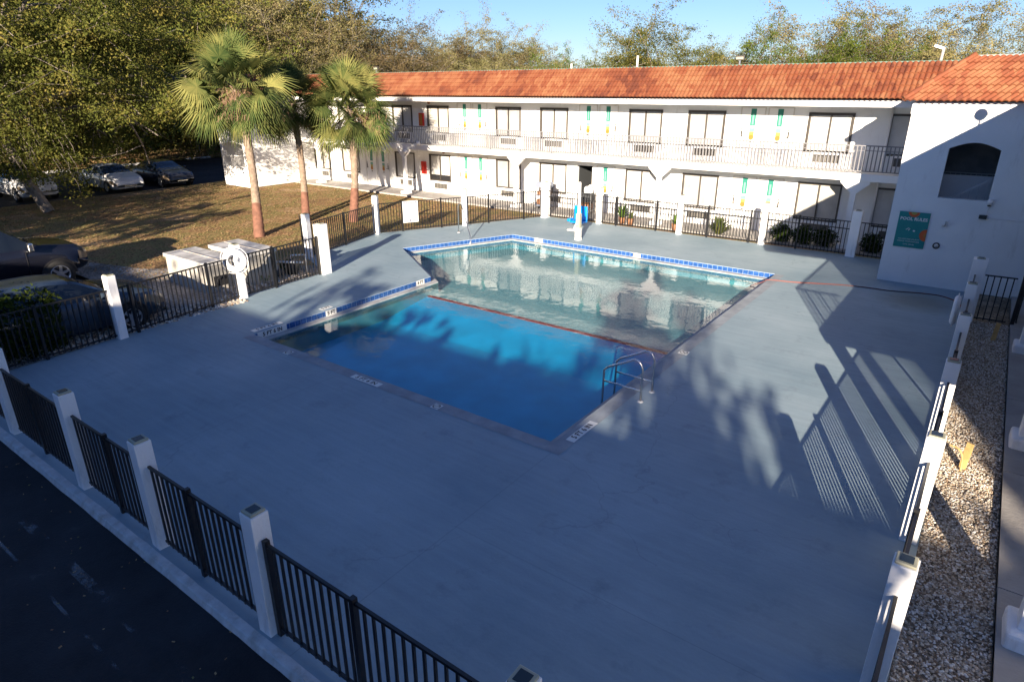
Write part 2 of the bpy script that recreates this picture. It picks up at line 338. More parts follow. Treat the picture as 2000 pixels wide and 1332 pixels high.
def leaf_mat(name, c1, c2, c3, trans=.22, scale=.6, rnd=.15):
    m = bpy.data.materials.new(name); m.use_nodes = True; n = m.node_tree.nodes; l = m.node_tree.links
    n.remove(n['Principled BSDF']); tc = n.new('ShaderNodeTexCoord'); no = n.new('ShaderNodeTexNoise'); no.inputs['Scale'].default_value = scale; no.inputs['Detail'].default_value = 5
    l.new(tc.outputs['Object'], no.inputs['Vector'])
    w = n.new('ShaderNodeTexWhiteNoise'); w.noise_dimensions = '1D'; ge = n.new('ShaderNodeNewGeometry'); l.new(ge.outputs['Random Per Island'], w.inputs['W'])
    ad = n.new('ShaderNodeMath'); ad.operation='MULTIPLY_ADD'; ad.inputs[1].default_value=.2; l.new(w.outputs['Value'], ad.inputs[0]); l.new(no.outputs[0], ad.inputs[2])
    cr = n.new('ShaderNodeValToRGB'); e = cr.color_ramp.elements; e[0].position=.42; e[0].color=(*c1,1); e[1].position=.8; e[1].color=(*c3,1); q=e.new(.58); q.color=(*c2,1)
    l.new(ad.outputs[0], cr.inputs[0])
    oi = n.new('ShaderNodeObjectInfo'); hv = n.new('ShaderNodeHueSaturation'); mr = n.new('ShaderNodeMapRange'); mr.inputs['To Min'].default_value=1-rnd*2; mr.inputs['To Max'].default_value=1+rnd*2
    l.new(oi.outputs['Random'], mr.inputs[0]); l.new(mr.outputs[0], hv.inputs['Value'])
    mh = n.new('ShaderNodeMapRange'); mh.inputs['To Min'].default_value=.5-rnd*.12; mh.inputs['To Max'].default_value=.5+rnd*.12
    l.new(oi.outputs['Random'], mh.inputs[0]); l.new(mh.outputs[0], hv.inputs['Hue']); l.new(cr.outputs[0], hv.inputs['Color'])
    d = n.new('ShaderNodeBsdfDiffuse'); t = n.new('ShaderNodeBsdfTranslucent'); mx = n.new('ShaderNodeMixShader'); mx.inputs[0].default_value=trans
    l.new(hv.outputs[0], d.inputs[0]); l.new(hv.outputs[0], t.inputs[0]); l.new(d.outputs[0], mx.inputs[1]); l.new(t.outputs[0], mx.inputs[2]); l.new(mx.outputs[0], n['Material Output'].inputs[0])
    return m
M['oak'] = leaf_mat('oak_leaves', (.055,.07,.02), (.13,.15,.035), (.27,.23,.06), trans=.3, scale=.5)
M['oakdry'] = leaf_mat('thin_oak_leaves', (.09,.085,.04), (.17,.15,.065), (.26,.20,.10), trans=.3, scale=.5)
M['fresh'] = leaf_mat('green_leaves', (.04,.075,.014), (.09,.14,.025), (.16,.18,.035))
M['hedge'] = leaf_mat('hedge_leaves', (.016,.03,.008), (.032,.06,.012), (.065,.09,.018))
M['palm'] = leaf_mat('palm_fronds', (.045,.075,.026), (.115,.14,.045), (.24,.225,.075), trans=.2, rnd=.05)
M['deadpalm'] = mat('dead_fronds', (.24,.145,.09), .9, var=.35, scale=3)
M['bark'] = mat('bark', (.20,.17,.14), .9, var=.3, scale=6, bump=.8, bscale=15)
M['palmbark'] = mat('palm_bark', (.25,.185,.135), .9, var=.25, scale=9, bump=1., bscale=14)
M['palmpaint'] = mat('painted_trunk', (.185,.085,.055), .85, var=.2, scale=6, bump=.8, bscale=14)

def text_mb(mb, s, size, origin, xdir, ydir, m=0, align='CENTER', bold=.0):
    cu = bpy.data.curves.new('t', 'FONT'); cu.body = s; cu.size = size; cu.align_x = align; cu.align_y = 'CENTER'; cu.resolution_u = 2; cu.offset = bold
    o = bpy.data.objects.new('t', cu); C.objects.link(o); dg = bpy.context.evaluated_depsgraph_get()
    me = bpy.data.meshes.new_from_object(o.evaluated_get(dg)); X = Vector(xdir); Y = Vector(ydir); O = Vector(origin)
    mb.add([O + X*v.co.x + Y*v.co.y for v in me.vertices], [tuple(p.vertices) for p in me.polygons], m)
    bpy.data.objects.remove(o); bpy.data.curves.remove(cu); bpy.data.meshes.remove(me)
def offset_poly(P, d):   # inward for counter-clockwise loops
    n = len(P); out = []
    for i in range(n):
        a, b, c = Vector(P[i-1]), Vector(P[i]), Vector(P[(i+1)%n])
        e1 = (b-a).normalized(); e2 = (c-b).normalized(); n1 = Vector((-e1.y,e1.x)); n2 = Vector((-e2.y,e2.x))
        k = (n1+n2); k = k/(1+n1.dot(n2)); q = b + k*d; out.append((q.x,q.y))
    return out

# ------------------------------------------------------------ ground, deck, pool
POOL = [(-13.35,7.78),(-4.91,7.78),(-4.91,20.45),(-15.0,20.35),(-16.85,16.1),(-13.4,13.92)]
DECK = [(.2,2.6),(.2,21.68),(-2.28,21.68),(-2.28,24.45),(-16.1,24.35),(-17.8,20.75),(-19.55,17.3),(-18.5,13.2),(-16.45,12.3),(-16.25,9.26),(-15.75,5.84),(-15.45,2.6)]
hole = offset_poly(POOL, -.5)
g = MB(); g.poly([(-400,-300),(400,-300),(400,600),(-400,600)], -.30, holes=[hole]); struct(g.build('ground', M['earth']))
g = MB(); g.poly(DECK, 0, holes=[POOL])
g.add([(x,y,-.14) for x,y in DECK]+[(x,y,0) for x,y in DECK], [((i+1)%12,i,12+i,12+(i+1)%12) for i in range(12)])
struct(g.build('pool_deck', M['deck']))
g = MB(); g.box(-80, .2, -60, 2.5, -.35, -.078); g.box(.2, 12, -60, 2.5, -.35, -.078); g.box(-80,-15.9, 2.5, 7.6,-.35,-.082)
g.box(-80, 12, -90, -60, -.36, -.135)
struct(g.build('driveway', M['asphalt']))
g = MB(); g.box(-54.0,-39.3,7.6,40,-.3,-.08); g.box(-80,-39.0,-10,7.6,-.3,-.09); struct(g.build('parking_lot', M['asphalt']))
g = MB(); g.poly([(-39.3,7.6),(-15.9,7.6),(-16.35,12.3),(-18.4,13.25),(-19.5,17.3),(-17.7,20.8),(-15.9,24.4),(-2.28,24.4),(-2.28,26.4),(-39.3,26.4)], -.03); struct(g.build('lawn', M['lawn']))
g = MB(); g.poly([(-80,7.6),(-54,7.6),(-54,60),(-80,60)], -.02); struct(g.build('grass_verge', M['verge']))
g = MB(); g.poly([(-25,7.6),(-16.0,7.6),(-16.3,12.2),(-17.2,12.9),(-19.2,11.5),(-21.5,9.2),(-25,8.2)], -.015); struct(g.build('dirt_patch', M['dirt']))
g = MB(); g.box(-15.95,-15.5,2.6,5.9,-.1,-.02); g.poly([(-16.7,5.9),(-15.72,5.9),(-16.2,9.26),(-16.4,12.2),(-17.4,12.2)],-.01); struct(g.build('stone_border', M['dirt']))
# kerb along the driveway, with worn faces
kb = MB()
prof = [(2.61,-.1),(2.61,.003),(2.525,.003),(2.505,-.008),(2.475,-.078),(2.475,-.2)]
xs = [-60+ i*.25 for i in range(241)]+[.2]
rr = random.Random(3)
vs_ = []
for x in xs:
    for y, z in prof: vs_.append((x, y+rr.uniform(-.005,.004), z+rr.uniform(-.003,.003)))
kb.add(vs_, [(i*6+k,(i+1)*6+k,(i+1)*6+k+1,i*6+k+1) for i in range(len(xs)-1) for k in range(5)])
struct(kb.build('kerb', M['kerb']))
lp = MB(); lp.box(-40,5,1.82,1.94,-.12,-.074); lp.box(-40,5,1.50,1.535,-.12,-.074); struct(lp.build('road_line', M['worn']))

pool = thing('swimming_pool', 'rectangular swimming pool with blue tiled rim in a grey painted deck', 'swimming pool')
inn = offset_poly(POOL, .20); ZL = -.155; ZW = -.175
g = MB()   # coping ledge below the deck edge
n_ = len(POOL)
g.add([(x,y,ZL) for x,y in POOL]+[(x,y,ZL) for x,y in inn], [(i,(i+1)%n_,n_+(i+1)%n_,n_+i) for i in range(n_)])
g.add([(x,y,ZL) for x,y in inn]+[(x,y,-.36) for x,y in inn], [(i,(i+1)%n_,n_+(i+1)%n_,n_+i) for i in range(n_)])
g.build('coping', M['coping'], pool)
def ring_band(P, z0, z1, off=0):
    q = MB(); n = len(P); q.add([(x,y,z0) for x,y in P]+[(x,y,z1) for x,y in P], [((i+1)%n,i,n+i,n+(i+1)%n) for i in range(n)]); return q
ring_band(POOL, ZL-.02, 0).build('tile_grout', M['grout'], pool)
tiles = MB()
for i in range(n_):
    a = Vector(POOL[i]); b = Vector(POOL[(i+1)%n_]); d = (b-a); L = d.length; d.normalize(); nn = Vector((-d.y,d.x))
    k = int(L/.163); st = L/k
    for j in range(k):
        p = a+d*(j*st+.004)+nn*.003; q = a+d*((j+1)*st-.004)+nn*.003
        tiles.add([(p.x,p.y,ZL+.008),(q.x,q.y,ZL+.008),(q.x,q.y,-.012),(p.x,p.y,-.012)], [(0,1,2,3)])
tiles.build('tile_band', M['tileblue'], pool)
# basin : walls and floor (shallow half, slope, deep half)
ZS, ZD, YB = -.50, -.75, 13.5
bw = MB(); bw.add([(x,y,-.2) for x,y in inn]+[(x,y,-1.1) for x,y in inn], [((i+1)%n_,i,n_+i,n_+(i+1)%n_) for i in range(n_)])
bw.build('basin_wall', M['deepwall'], pool)
bf = MB(); bf.poly([(-18,YB),(-4.5,YB),(-4.5,21),(-18,21)], ZS); bf.build('shallow_floor', M['shallow'], pool)
bf = MB(); bf.add([(-18,YB,ZS),(-4.5,YB,ZS),(-4.5,11.6,ZD),(-18,11.6,ZD),(-4.5,7,ZD),(-18,7,ZD)], [(3,2,1,0),(5,4,2,3)]); bf.build('deep_floor', M['deep'], pool)
bf = MB(); bf.box(-14.5,-5.1,YB+.01,YB+.15,ZS,ZS+.012); bf.build('safety_line', M['redline'], pool)
w = MB(); w.poly(offset_poly(POOL,.19), ZW); wo = struct(w.build('water', M['water']))
g = MB(); g.poly([(-13.35,7.5),(-4.63,7.5),(-4.63,20.45),(-4.91,20.45),(-4.91,7.78),(-13.35,7.78)], .004); g.build('edge_strip', M['strip'], pool)
def marker(s, c, xd, yd, wdt, h, name='depth_marker', nd=False):
    X = Vector(xd); Y = Vector(yd); N = X.cross(Y); O = Vector(c)+N*.006; mb = MB()
    P = [O+X*sx*wdt/2+Y*sy*h/2 for sx,sy in ((-1,-1),(1,-1),(1,1),(-1,1))]; mb.add(P+[p-N*.01 for p in P], [(0,1,2,3),(0,4,5,1),(1,5,6,2),(2,6,7,3),(3,7,4,0)], 0)
    if not nd: text_mb(mb, s, h*.92, O+N*.003, X, Y, 1, bold=.004)
    else:
        for k in range(24):
            a = 2*math.pi*k/24; b = 2*math.pi*(k+1)/24; r0, r1 = h*.33, h*.43
            mb.add([O+N*.003+(X*math.cos(t)+Y*math.sin(t))*r for t, r in ((a,r0),(a,r1),(b,r1),(b,r0))], [(0,1,2,3)], 1)
        d = (X+Y).normalized()*h*.35; e = (X-Y).normalized()*h*.05
        mb.add([O+N*.003-d-e,O+N*.003+d-e,O+N*.003+d+e,O+N*.003-d+e],[(0,1,2,3)],1)
    return mb.build(name, [M['marker'],M['ink']], pool)
marker('5 FT 6 IN', (-13.345,8.28,-.077), (0,1,0), (0,0,1), .80, .15)
marker('5 FT', (-13.345,10.05,-.077), (0,1,0), (0,0,1), .34, .15)
marker('4 FT', (-13.395,13.45,-.077), (0,1,0), (0,0,1), .34, .15)
marker('3 FT', (-13.75,20.36,-.077), (1,0,0), (0,0,1), .36, .15)
marker('3 FT', (-9.65,20.405,-.077), (1,0,0), (0,0,1), .36, .15)
marker('5 FT 6 IN', (-4.72,8.38,0), (0,1,0), (-1,0,0), .80, .16)
marker('5 FT 6 IN', (-9.22,7.6,0), (1,0,0), (0,1,0), .80, .16)
marker('5 FT 6 IN', (-13.55,8.28,0), (0,1,0), (-1,0,0), .80, .16)
marker('5 FT', (-13.55,10.05,0), (0,1,0), (-1,0,0), .34, .16)
marker('', (-7.33,7.6,0), (1,0,0), (0,1,0), .18, .18, 'no_diving_marker', True)
marker('', (-11.72,7.58,0), (1,0,0), (0,1,0), .18, .18, 'no_diving_marker', True)
marker('', (-4.7,12.7,0), (0,1,0), (-1,0,0), .2, .2, 'no_diving_marker', True)

# pool rails
def rail_set(name, label, c, d, nrm, gap, H):
    t = thing(name, label, 'handrail', (0,0,0)); D = Vector(d).normalized(); Nn = Vector(nrm).normalized()
    for k in range(2):
        o = Vector(c)+D*gap*k; mb = MB()
        a = o - Nn*.02; pts = [a]; top = H
        pts += [a+Vector((0,0,top-.16)), a-Nn*.03+Vector((0,0,top-.07)), a-Nn*.09+Vector((0,0,top-.015)), a-Nn*.17+Vector((0,0,top)), a-Nn*.70+Vector((0,0,top-.28)), a-Nn*.78+Vector((0,0,top-.36)), a-Nn*.80+Vector((0,0,-.5))]
        mb.tube(pts, .021, 10); mb.build('hoop', M['steel'], t, smooth=True)
        mb = MB(); mb.tube([a+Vector((0,0,.22)), a-Nn*.80+Vector((0,0,.22))], .017, 8); mb.build('crossbar', M['steel'], t, smooth=True)
        mb = MB(); mb.lathe([(0,.02),(.05,.02),(.055,.0)], a, 14); mb.build('base_flange', M['whitemetal'], t, smooth=True)
    return t
rail_set('step_handrail', 'pair of stainless steel step handrails at the deep end corner of the pool', (-4.40,9.97,0), (0,1,0), (1,0,0), .5, .80)
t = thing('grab_rail', 'thin steel grab rail leaning over the far left tiled pool edge', 'handrail')
for dx in (0,):
    mb = MB(); P = [(-17.35,20.0,0),(-17.33,20.0,1.12),(-17.25,19.95,1.24),(-17.05,19.85,1.22),(-15.95,18.95,.0),(-15.75,18.75,-.35)]
    P = [(-16.95,19.35,0),(-16.95,19.35,1.05),(-16.88,19.33,1.16),(-16.7,19.28,1.14),(-15.85,18.75,.12),(-15.72,18.6,-.1),(-15.72,18.6,-.5)]
    mb.tube(P, .022, 8); mb.build('rail', M['steel'], t, smooth=True)
    mb = MB(); mb.lathe([(0,.02),(.05,.02),(.055,0)], (-16.95,19.35,0), 12); mb.build('base_flange', M['whitemetal'], t)

# pool lift
t = thing('pool_lift', 'white pool lift with blue plastic seat beside the far pool edge', 'pool lift', (-12.4,21.05,0))
mb = MB(); mb.lathe([(0,.10),(.13,.10),(.15,.06),(.15,0)], n=16); mb.cbox(0,0,.28,.20,.20,.36); mb.build('base', M['whitemetal'], t, bevel=.02)
mb = MB(); mb.bar((0,0,.4),(0,0,1.0),.17); mb.build('mast', M['beige'], t, bevel=.02)
mb = MB(); mb.bar((0,0,.95),(-.45,.75,2.0),.11); mb.bar((-.45,.75,2.0),(-.70,1.2,1.9),.09); mb.build('arm', M['whitemetal'], t, bevel=.015)
mb = MB(); mb.bar((-.70,1.2,1.9),(-.70,1.2,.35),.07); mb.build('hanger', M['whitemetal'], t)
mb = MB(); mb.box(-1.02,-.42,1.0,1.42,.38,.46); mb.box(-1.02,-.42,1.34,1.42,.46,1.02); mb.box(-1.18,-1.02,1.05,1.35,.40,.52); mb.build('seat', M['blueplastic'], t, bevel=.03)
mb = MB(); mb.box(-.95,-.5,.72,.95,.12,.17); mb.bar((-.72,1.05,.38),(-.72,.85,.15),.05); mb.build('footrest', M['whitemetal'], t)
mb = MB(); mb.bar((.0,-.11,.55),(-.1,.25,1.1),.06); mb.build('actuator', M['cart'], t)

# ------------------------------------------------------------ pool fence
PG = 'white square pillars of the pool fence'
def make_pillar(name, w, h, label, group=PG, cap=True):
    t = thing(name, label, 'pillar', group=group)
    mb = MB(); mb.box(-w/2,w/2,-w/2,w/2,-.02,h); mb.build('shaft', M['white'], t, bevel=.008)
    if cap:
        mb = MB(); mb.box(-.085,.085,-.085,.085,h,h+.03); c = mb.build('cap_light', M['beige'], t, bevel=.008)
        mb = MB(); mb.box(-.055,.055,-.055,.055,h+.03,h+.036); mb.build('solar_panel', M['solar'], c)
    return t
P0 = make_pillar('fence_pillar', .2, 1.5, '')
first = [True]; PT = random.Random(17)
def pillar(x, y, label, rz=0, src=None):
    s = src or P0
    if s is P0 and first[0]: o = P0; first[0] = False
    else: o = copy_tree(s)
    o.location = (x, y, 0); o.rotation_euler = (PT.uniform(-.007,.007),PT.uniform(-.007,.007),rz+PT.uniform(-.03,.03)); o['label'] = label; return o
FRONT = [(-1.94,'nearest the camera, cap just showing at the bottom of the photo'),(-5.23,'front fence pillar, second from the bottom, white with solar cap'),(-7.56,'front fence pillar between the second and fourth, beside the driveway kerb'),(-9.75,'front fence pillar, fourth up from the bottom edge'),(-12.45,'front fence pillar at the left edge of the photo')]
lab = ['white pillar with only its solar cap showing at the bottom edge', 'nearest fully visible white pillar by the driveway kerb', 'white pillar by the driveway kerb, second from the nearest', 'white pillar by the driveway kerb, third from the nearest', 'white pillar by the driveway kerb at the left edge']
for (x, _), L in zip(FRONT, lab): pillar(x, 2.74, L)
pillar(.08, 2.8, 'white corner pillar at the near right of the pool deck')
pillar(-15.5, 2.74, 'white corner pillar beside the dark hedge')
pillar(-15.62, 5.84, 'white pillar in front of the blue wagon, left fence', .1)
pillar(-16.12, 9.26, 'white pillar that carries the life ring, left fence', .1)
pillar(-18.35, 13.2, 'white gate pillar behind the thick pillar, beside the open gate', .2)
pillar(-19.43, 17.26, 'white pillar between the palms and the rules board', .45)
pillar(-17.72, 20.67, 'white pillar right of the white rules board', .45)
pillar(-13.29, 24.27, 'white pillar just right of the pool lift, back fence')
pillar(-9.7, 24.3, 'white pillar in the back fence below the fourth ground column')
pillar(-6.51, 24.36, 'white pillar in the back fence left of the shaded hedge')
for y, L in ((5.75,'white pillar at the bottom right, long shaft beside the gravel'),(8.47,'white pillar in full sun beside the gravel strip'),(11.28,'white pillar half in shade beside the gravel strip'),(13.96,'white pillar in the right fence just below the life ring'),(16.45,'white pillar in the right fence beside the second life ring')):
    pillar(.08, y, L)
big = make_pillar('gate_pillar', .30, 1.55, 'thick white pillar where the left fence meets the gate gap', 'thick gate and corner pillars'); big.location = (-16.36,12.26,0); big.rotation_euler = (0,0,.1)
for x, y, rz, L in ((-15.98,24.15,0,'thick white corner pillar of the back fence, left of the pool lift'),(-3.49,24.3,0,'thick white pillar in the shade next to the pool rules wall'),(.12,18.9,0,'thick white pillar at the top right beside the black gate')):
    c = copy_tree(big); c.location = (x,y,0); c.rotation_euler = (0,0,rz); c['label'] = L

FH = 1.17
def fence(p, q, label, posts=(), mid=False, name='fence_panel', group='black metal fence panels around the pool'):
    P = Vector((*p,0)); Q = Vector((*q,0)); L = (Q-P).length; rz = math.atan2(Q.y-P.y, Q.x-P.x)
    t = thing(name, label, 'fence', P, rz, group); e0, e1 = .08, L-.08
    for z in ((FH, FH-.25, .09) if mid else (FH, .09)):
        mb = MB(); mb.box(e0,e1,-.016,.016,z-.015,z+.015); mb.build('rail', M['black'], t)
    mb = MB(); n = int((e1-e0)/.116)
    for k in range(n):
        x = e0+(k+.5)*(e1-e0)/n; mb.box(x-.012,x+.012,-.012,.012,.05,FH-.01)
    mb.build('pickets', M['black'], t)
    for f in posts:
        x = f*L; mb = MB(); mb.box(x-.028,x+.028,-.029,.029,-.03,FH+.05); mb.build('post', M['black'], t)
    return t
fr = [(-15.5),(-12.45),(-9.75),(-7.56),(-5.23),(-1.94),(.08)]
fl = ['fence panel at the corner by the dark hedge','fence panel at the left edge by the driveway kerb','fence panel between the third and fourth nearest kerb pillars','fence panel between the second and third nearest kerb pillars','long nearest fence panel at the bottom centre','fence panel below the bottom edge near the deck corner']
fl = ['black fence panel at the corner by the dark hedge','black fence panel at the left edge by the driveway kerb','black fence panel left of the third kerb pillar','black fence panel right of the third kerb pillar','black fence panel right of the second kerb pillar','longest near black fence panel running off the bottom']
fl = fl[:1]+fl[1:5]+fl[5:]
for i in range(6): fence((fr[i],2.74),(fr[i+1],2.74), (fl+['x'])[i], [(.5,),(.45,),(.5,),(.42,),(.045,.44),(.5,)][i])
fence((-15.5,2.74),(-15.62,5.84),'black fence panel in front of the hedge and the wagon',(.5,))
fence((-15.62,5.84),(-16.12,9.26),'black fence panel in front of the white concrete boxes',(.12,.72))
fence((-16.12,9.26),(-16.36,12.26),'black fence panel right of the life ring',(.38,.93))
fence((-18.35,13.2),(-19.43,17.26),'black fence panel in front of the middle and right palm trunks',(.5,))
fence((-19.43,17.26),(-17.72,20.67),'black fence panel that carries the white rules board',(.28,.72))
fence((-17.72,20.67),(-15.98,24.15),'black fence panel left of the thick corner pillar',(.28,.72))
fence((-15.98,24.2),(-13.29,24.27),'black fence panel directly behind the pool lift',(.04,.62),mid=True)
fence((-13.29,24.27),(-9.7,24.3),'black fence panel in front of the potted plants',(.22,.72),mid=True)
fence((-9.7,24.3),(-6.51,24.36),'black fence panel in front of the yellowish shrub',(.35,.85),mid=True)
fence((-6.51,24.36),(-3.49,24.3),'black fence panel in front of the shaded hedge',(.4,),mid=True)
fence((-3.49,24.3),(-2.3,24.3),'short black fence panel ending at the pool rules wall')
for y0, y1, L in ((2.8,5.75,'black fence panel at the lower right beyond the bottom edge'),(5.75,8.47,'black fence panel between bottom right pillar and sunlit pillar'),(8.47,11.28,'black fence panel between the sunlit pillar and the half shaded one'),(11.28,13.96,'black fence panel beyond the half shaded pillar'),(13.96,16.45,'black fence panel beside the second life ring'),(16.45,18.9,'farthest black fence panel of the right side')):
    fence((.08,y0),(.08,y1), L, (.08,.52) )
fence((.2,18.9),(1.0,18.95),'black cross fence between thick pillar and walkway on the right')
gt = thing('gate', 'tall black gate post and open gate by the walkway at the right edge', 'gate', (1.05,18.95,0))
mb = MB(); mb.box(-.04,.04,-.04,.04,0,1.95); mb.build('post', M['black'], gt)
mb = MB(); mb.box(.05,.09,.0,.9,.1,.13); mb.box(.05,.09,0,.9,1.75,1.78); mb.box(.05,.09,0,.9,.9,.93)
for k in range(9): mb.box(.06,.08,.03+k*.1,.045+k*.1,.1,1.78)
mb.build('gate_leaf', M['black'], gt)
gd = Vector((-18.35,13.2)).normalized()
gt = thing('gate', 'open black gate leaf standing edge on beside the white gate pillar', 'gate', (-18.62,13.18,0), math.atan2(gd.y,gd.x)+.03)
mb = MB()
for z in (.08,1.25,1.09): mb.box(0,1.05,-.016,.016,z,z+.03)
for k in range(10): mb.box(.03+k*.108,.045+k*.108,-.008,.008,.08,1.27)
mb.build('gate_leaf', M['black'], gt)
mb = MB(); mb.box(-.03,.03,-.03,.03,0,1.3); mb.build('post', M['black'], gt)

# rules board on the fence
d = (Vector((-17.72,20.67))-Vector((-19.43,17.26))).normalized(); c = Vector((-19.43,17.26))+d*1.42
bd = thing('rules_board', 'white pool rules board fixed to the black fence near the palms', 'sign', (c.x,c.y,.72), math.atan2(d.y,d.x))
mb = MB(); mb.box(-.32,.32,-.03,-.02,-.38,.48); mb.build('panel', M['marker'], bd)
mb = MB(); X = Vector((1,0,0)); Z = Vector((0,0,1))
text_mb(mb, 'POOL RULES', .10, (0,-.034,.41), X, Z, 0, bold=.004)
rl = random.Random(5)
for k in range(9): mb.box(-.24,-.24+rl.uniform(.34,.48),-.033,-.031,.24-k*.055,.246-k*.055)
mb.box(-.05,.0,-.034,-.031,-.34,-.26); mb.box(.05,.26,-.034,-.031,-.30,-.27)
mb.build('lettering', mat('sign_ink',(.015,.02,.10),.6), bd)

# life rings
def ring(loc, rz, label):
    t = thing('life_ring', label, 'life ring', loc, rz, 'white life rings hung on fence pillars')
    mb = MB(); n, k = 28, 10; vs=[]; fs=[]
    for i in range(n):
        a = 2*math.pi*i/n
        for j in range(k):
            b = 2*math.pi*j/k; r = .24+.085*math.cos(b); vs.append((r*math.cos(a), -.09+.065*math.sin(b), r*math.sin(a)))
    for i in range(n):
        for j in range(k): fs.append((i*k+j, ((i+1)%n)*k+j, ((i+1)%n)*k+(j+1)%k, i*k+(j+1)%k))
    mb.add(vs, fs); mb.build('ring_body', M['white'], t, smooth=True)
    mb = MB(); pts = []
    for i in range(33):
        a = 2*math.pi*i/32; r = .345+.03*abs(math.sin(2*a)); pts.append((r*math.cos(a),-.09,r*math.sin(a)))
    mb.tube(pts, .011, 6); mb.tube([(0,-.03,.33),(.03,-.1,.2),(-.02,-.14,.0),(.1,-.15,-.12),(.02,-.13,-.2)], .011, 6); mb.build('rope', M['linen'], t, smooth=True)
    return t
ring((-16.02,9.16,1.12), .75, 'white life ring with coiled rope on a left fence pillar')
ring((-.02,16.35,.9), -1.57, 'white life ring seen edge on, right side fence')

# ------------------------------------------------------------ motel building
YW, YC = 26.45, 25.22
ZSLB, ZSLT, ZE0, ZE1, ZR = 2.40, 2.65, 4.79, 5.03, 6.15
def wall_holes(mb, u0, u1, z0, z1, holes, place, th, m=0):
    us = sorted({u0,u1,*[h[0] for h in holes],*[h[1] for h in holes]}); zs = sorted({z0,z1,*[h[2] for h in holes],*[h[3] for h in holes]})
    for i in range(len(us)-1):
        for j in range(len(zs)-1):
            cu, cz = (us[i]+us[i+1])/2, (zs[j]+zs[j+1])/2
            if any(h[0]<cu<h[1] and h[2]<cz<h[3] for h in holes): continue
            mb.add([place(us[i],0,zs[j]),place(us[i+1],0,zs[j]),place(us[i+1],0,zs[j+1]),place(us[i],0,zs[j+1])],[(0,1,2,3)],m)
    for a,b,c_,d_ in holes:
        q = [(a,c_),(b,c_),(b,d_),(a,d_)]
        for k in range(4):
            p, r = q[k], q[(k+1)%4]
            mb.add([place(p[0],0,p[1]),place(p[0],th,p[1]),place(r[0],th,r[1]),place(r[0],0,r[1])],[(0,1,2,3)],m)
bl = thing('motel_building', 'two storey white motel with orange tiled roof and long railed balcony', 'building')
per = 7.25
base = {'w1': -20.49, 'w2': -17.85}
winx = []; doorx = []
for k in range(-3, 3):
    o = k*per
    for a in (-20.49, -17.84):
        x = a+o
        if -36.5 < x < -2.5: winx.append((x, x+1.48))
    for a, s in ((-22.53,-1), (-21.50,1)):
        x = a+o
        if -36 < x < -3: doorx.append((x, s))
winx.append((-3.43,-2.4)) if not any(abs(w[0]+3.43)<.4 for w in winx) else None
OPEN = -15.25   # the open ground-floor doorway
holes = []
for x0,x1 in winx:
    holes.append((x0,x1,3.2,4.53)); holes.append((x0,x1,.72,2.06))
holes.append((-15.73,-14.93,.08,2.08))
mb = MB(); wall_holes(mb, -37.5, 6, 0, 6.0, holes, lambda u,t_,z:(u,YW+t_,z), .12)
mb.build('wall', M['stucco'], bl)
mb = MB(); mb.box(-37.5,8,YC-.05,YW+.05,ZSLB,ZSLT); mb.build('balcony_slab', M['trim'], bl, bevel=.01)
mb = MB(); mb.box(-37.6,8,YC-.06,YC+.06,ZE0,ZE1-.02); mb.build('fascia', M['trim'], bl)
mb = MB(); mb.box(-37.6,8,YC+.06,YW,ZE0+.04,ZE0+.1); mb.build('soffit', M['soffit'], bl)
# windows with frame > pane
def window(x0,x1,z0,z1, thick=.05, paneM='curtain', openb=False):
    f = MB(); y = YW+.03
    f.box(x0-.03,x0+thick,y-.06,y+.05,z0-.03,z1+.03); f.box(x1-thick,x1+.03,y-.06,y+.05,z0-.03,z1+.03)
    f.box(x0+thick,x1-thick,y-.058,y+.05,z1-thick-.01,z1+.028); f.box(x0+thick,x1-thick,y-.058,y+.05,z0-.028,z0+thick)
    xm = (x0+x1)/2; f.box(xm-.02,xm+.02,y-.05,y+.04,z0+thick,z1-thick-.01)
    fo = f.build('window', M['frame'], bl)
    p = MB(); zb = z0; paneM = ('curtain','curtain2','curtain','curtain3')[int(abs(x0*7.3+z0*3))%4] if paneM=='curtain' else paneM
    if openb: zb = z0+.3; q = MB(); q.box(x0+.02,x1-.02,y+.03,y+.05,z0,zb); q.build('glass_gap', M['dark'], fo)
    n = 22; vs=[]; 
    for i in range(n+1):
        x = x0+.02+(x1-x0-.04)*i/n; yy = y+.03+.006*math.sin(i*1.9+x0)
        vs += [(x,yy,zb),(x,yy,z1)]
    p.add(vs, [(2*i,2*i+2,2*i+3,2*i+1) for i in range(n)]); p.build('curtain', M[paneM], fo, smooth=True)
    return fo
def ac(x, z):
    b = MB(); b.box(x-.53,x+.53,YW-.05,YW+.1,z-.21,z+.21); o = b.build('air_conditioner', M['trim'], bl, bevel=.01)
    g_ = MB(); g_.box(x-.46,x+.46,YW-.056,YW-.04,z-.15,z+.13); q = g_.build('grille', M['grille'], o)
    s_ = MB()
    for k in range(7): s_.box(x-.46,x+.46,YW-.062,YW-.055,z-.14+k*.04,z-.132+k*.04)
    for k in range(5): s_.box(x-.46+k*.23-.008,x-.46+k*.23+.008,YW-.066,YW-.055,z-.15,z+.13)
    s_.build('louvres', M['soffitdark'], o)
for i,(x0,x1) in enumerate(winx):
    window(x0,x1,3.2,4.53, .05 if i%3 else .038); window(x0,x1,.72,2.06,.03, openb=abs(x0+25.09)<.1)
    xc = (x0+x1)/2
    ac(xc+.05, 2.98); ac(xc+.05, .45)
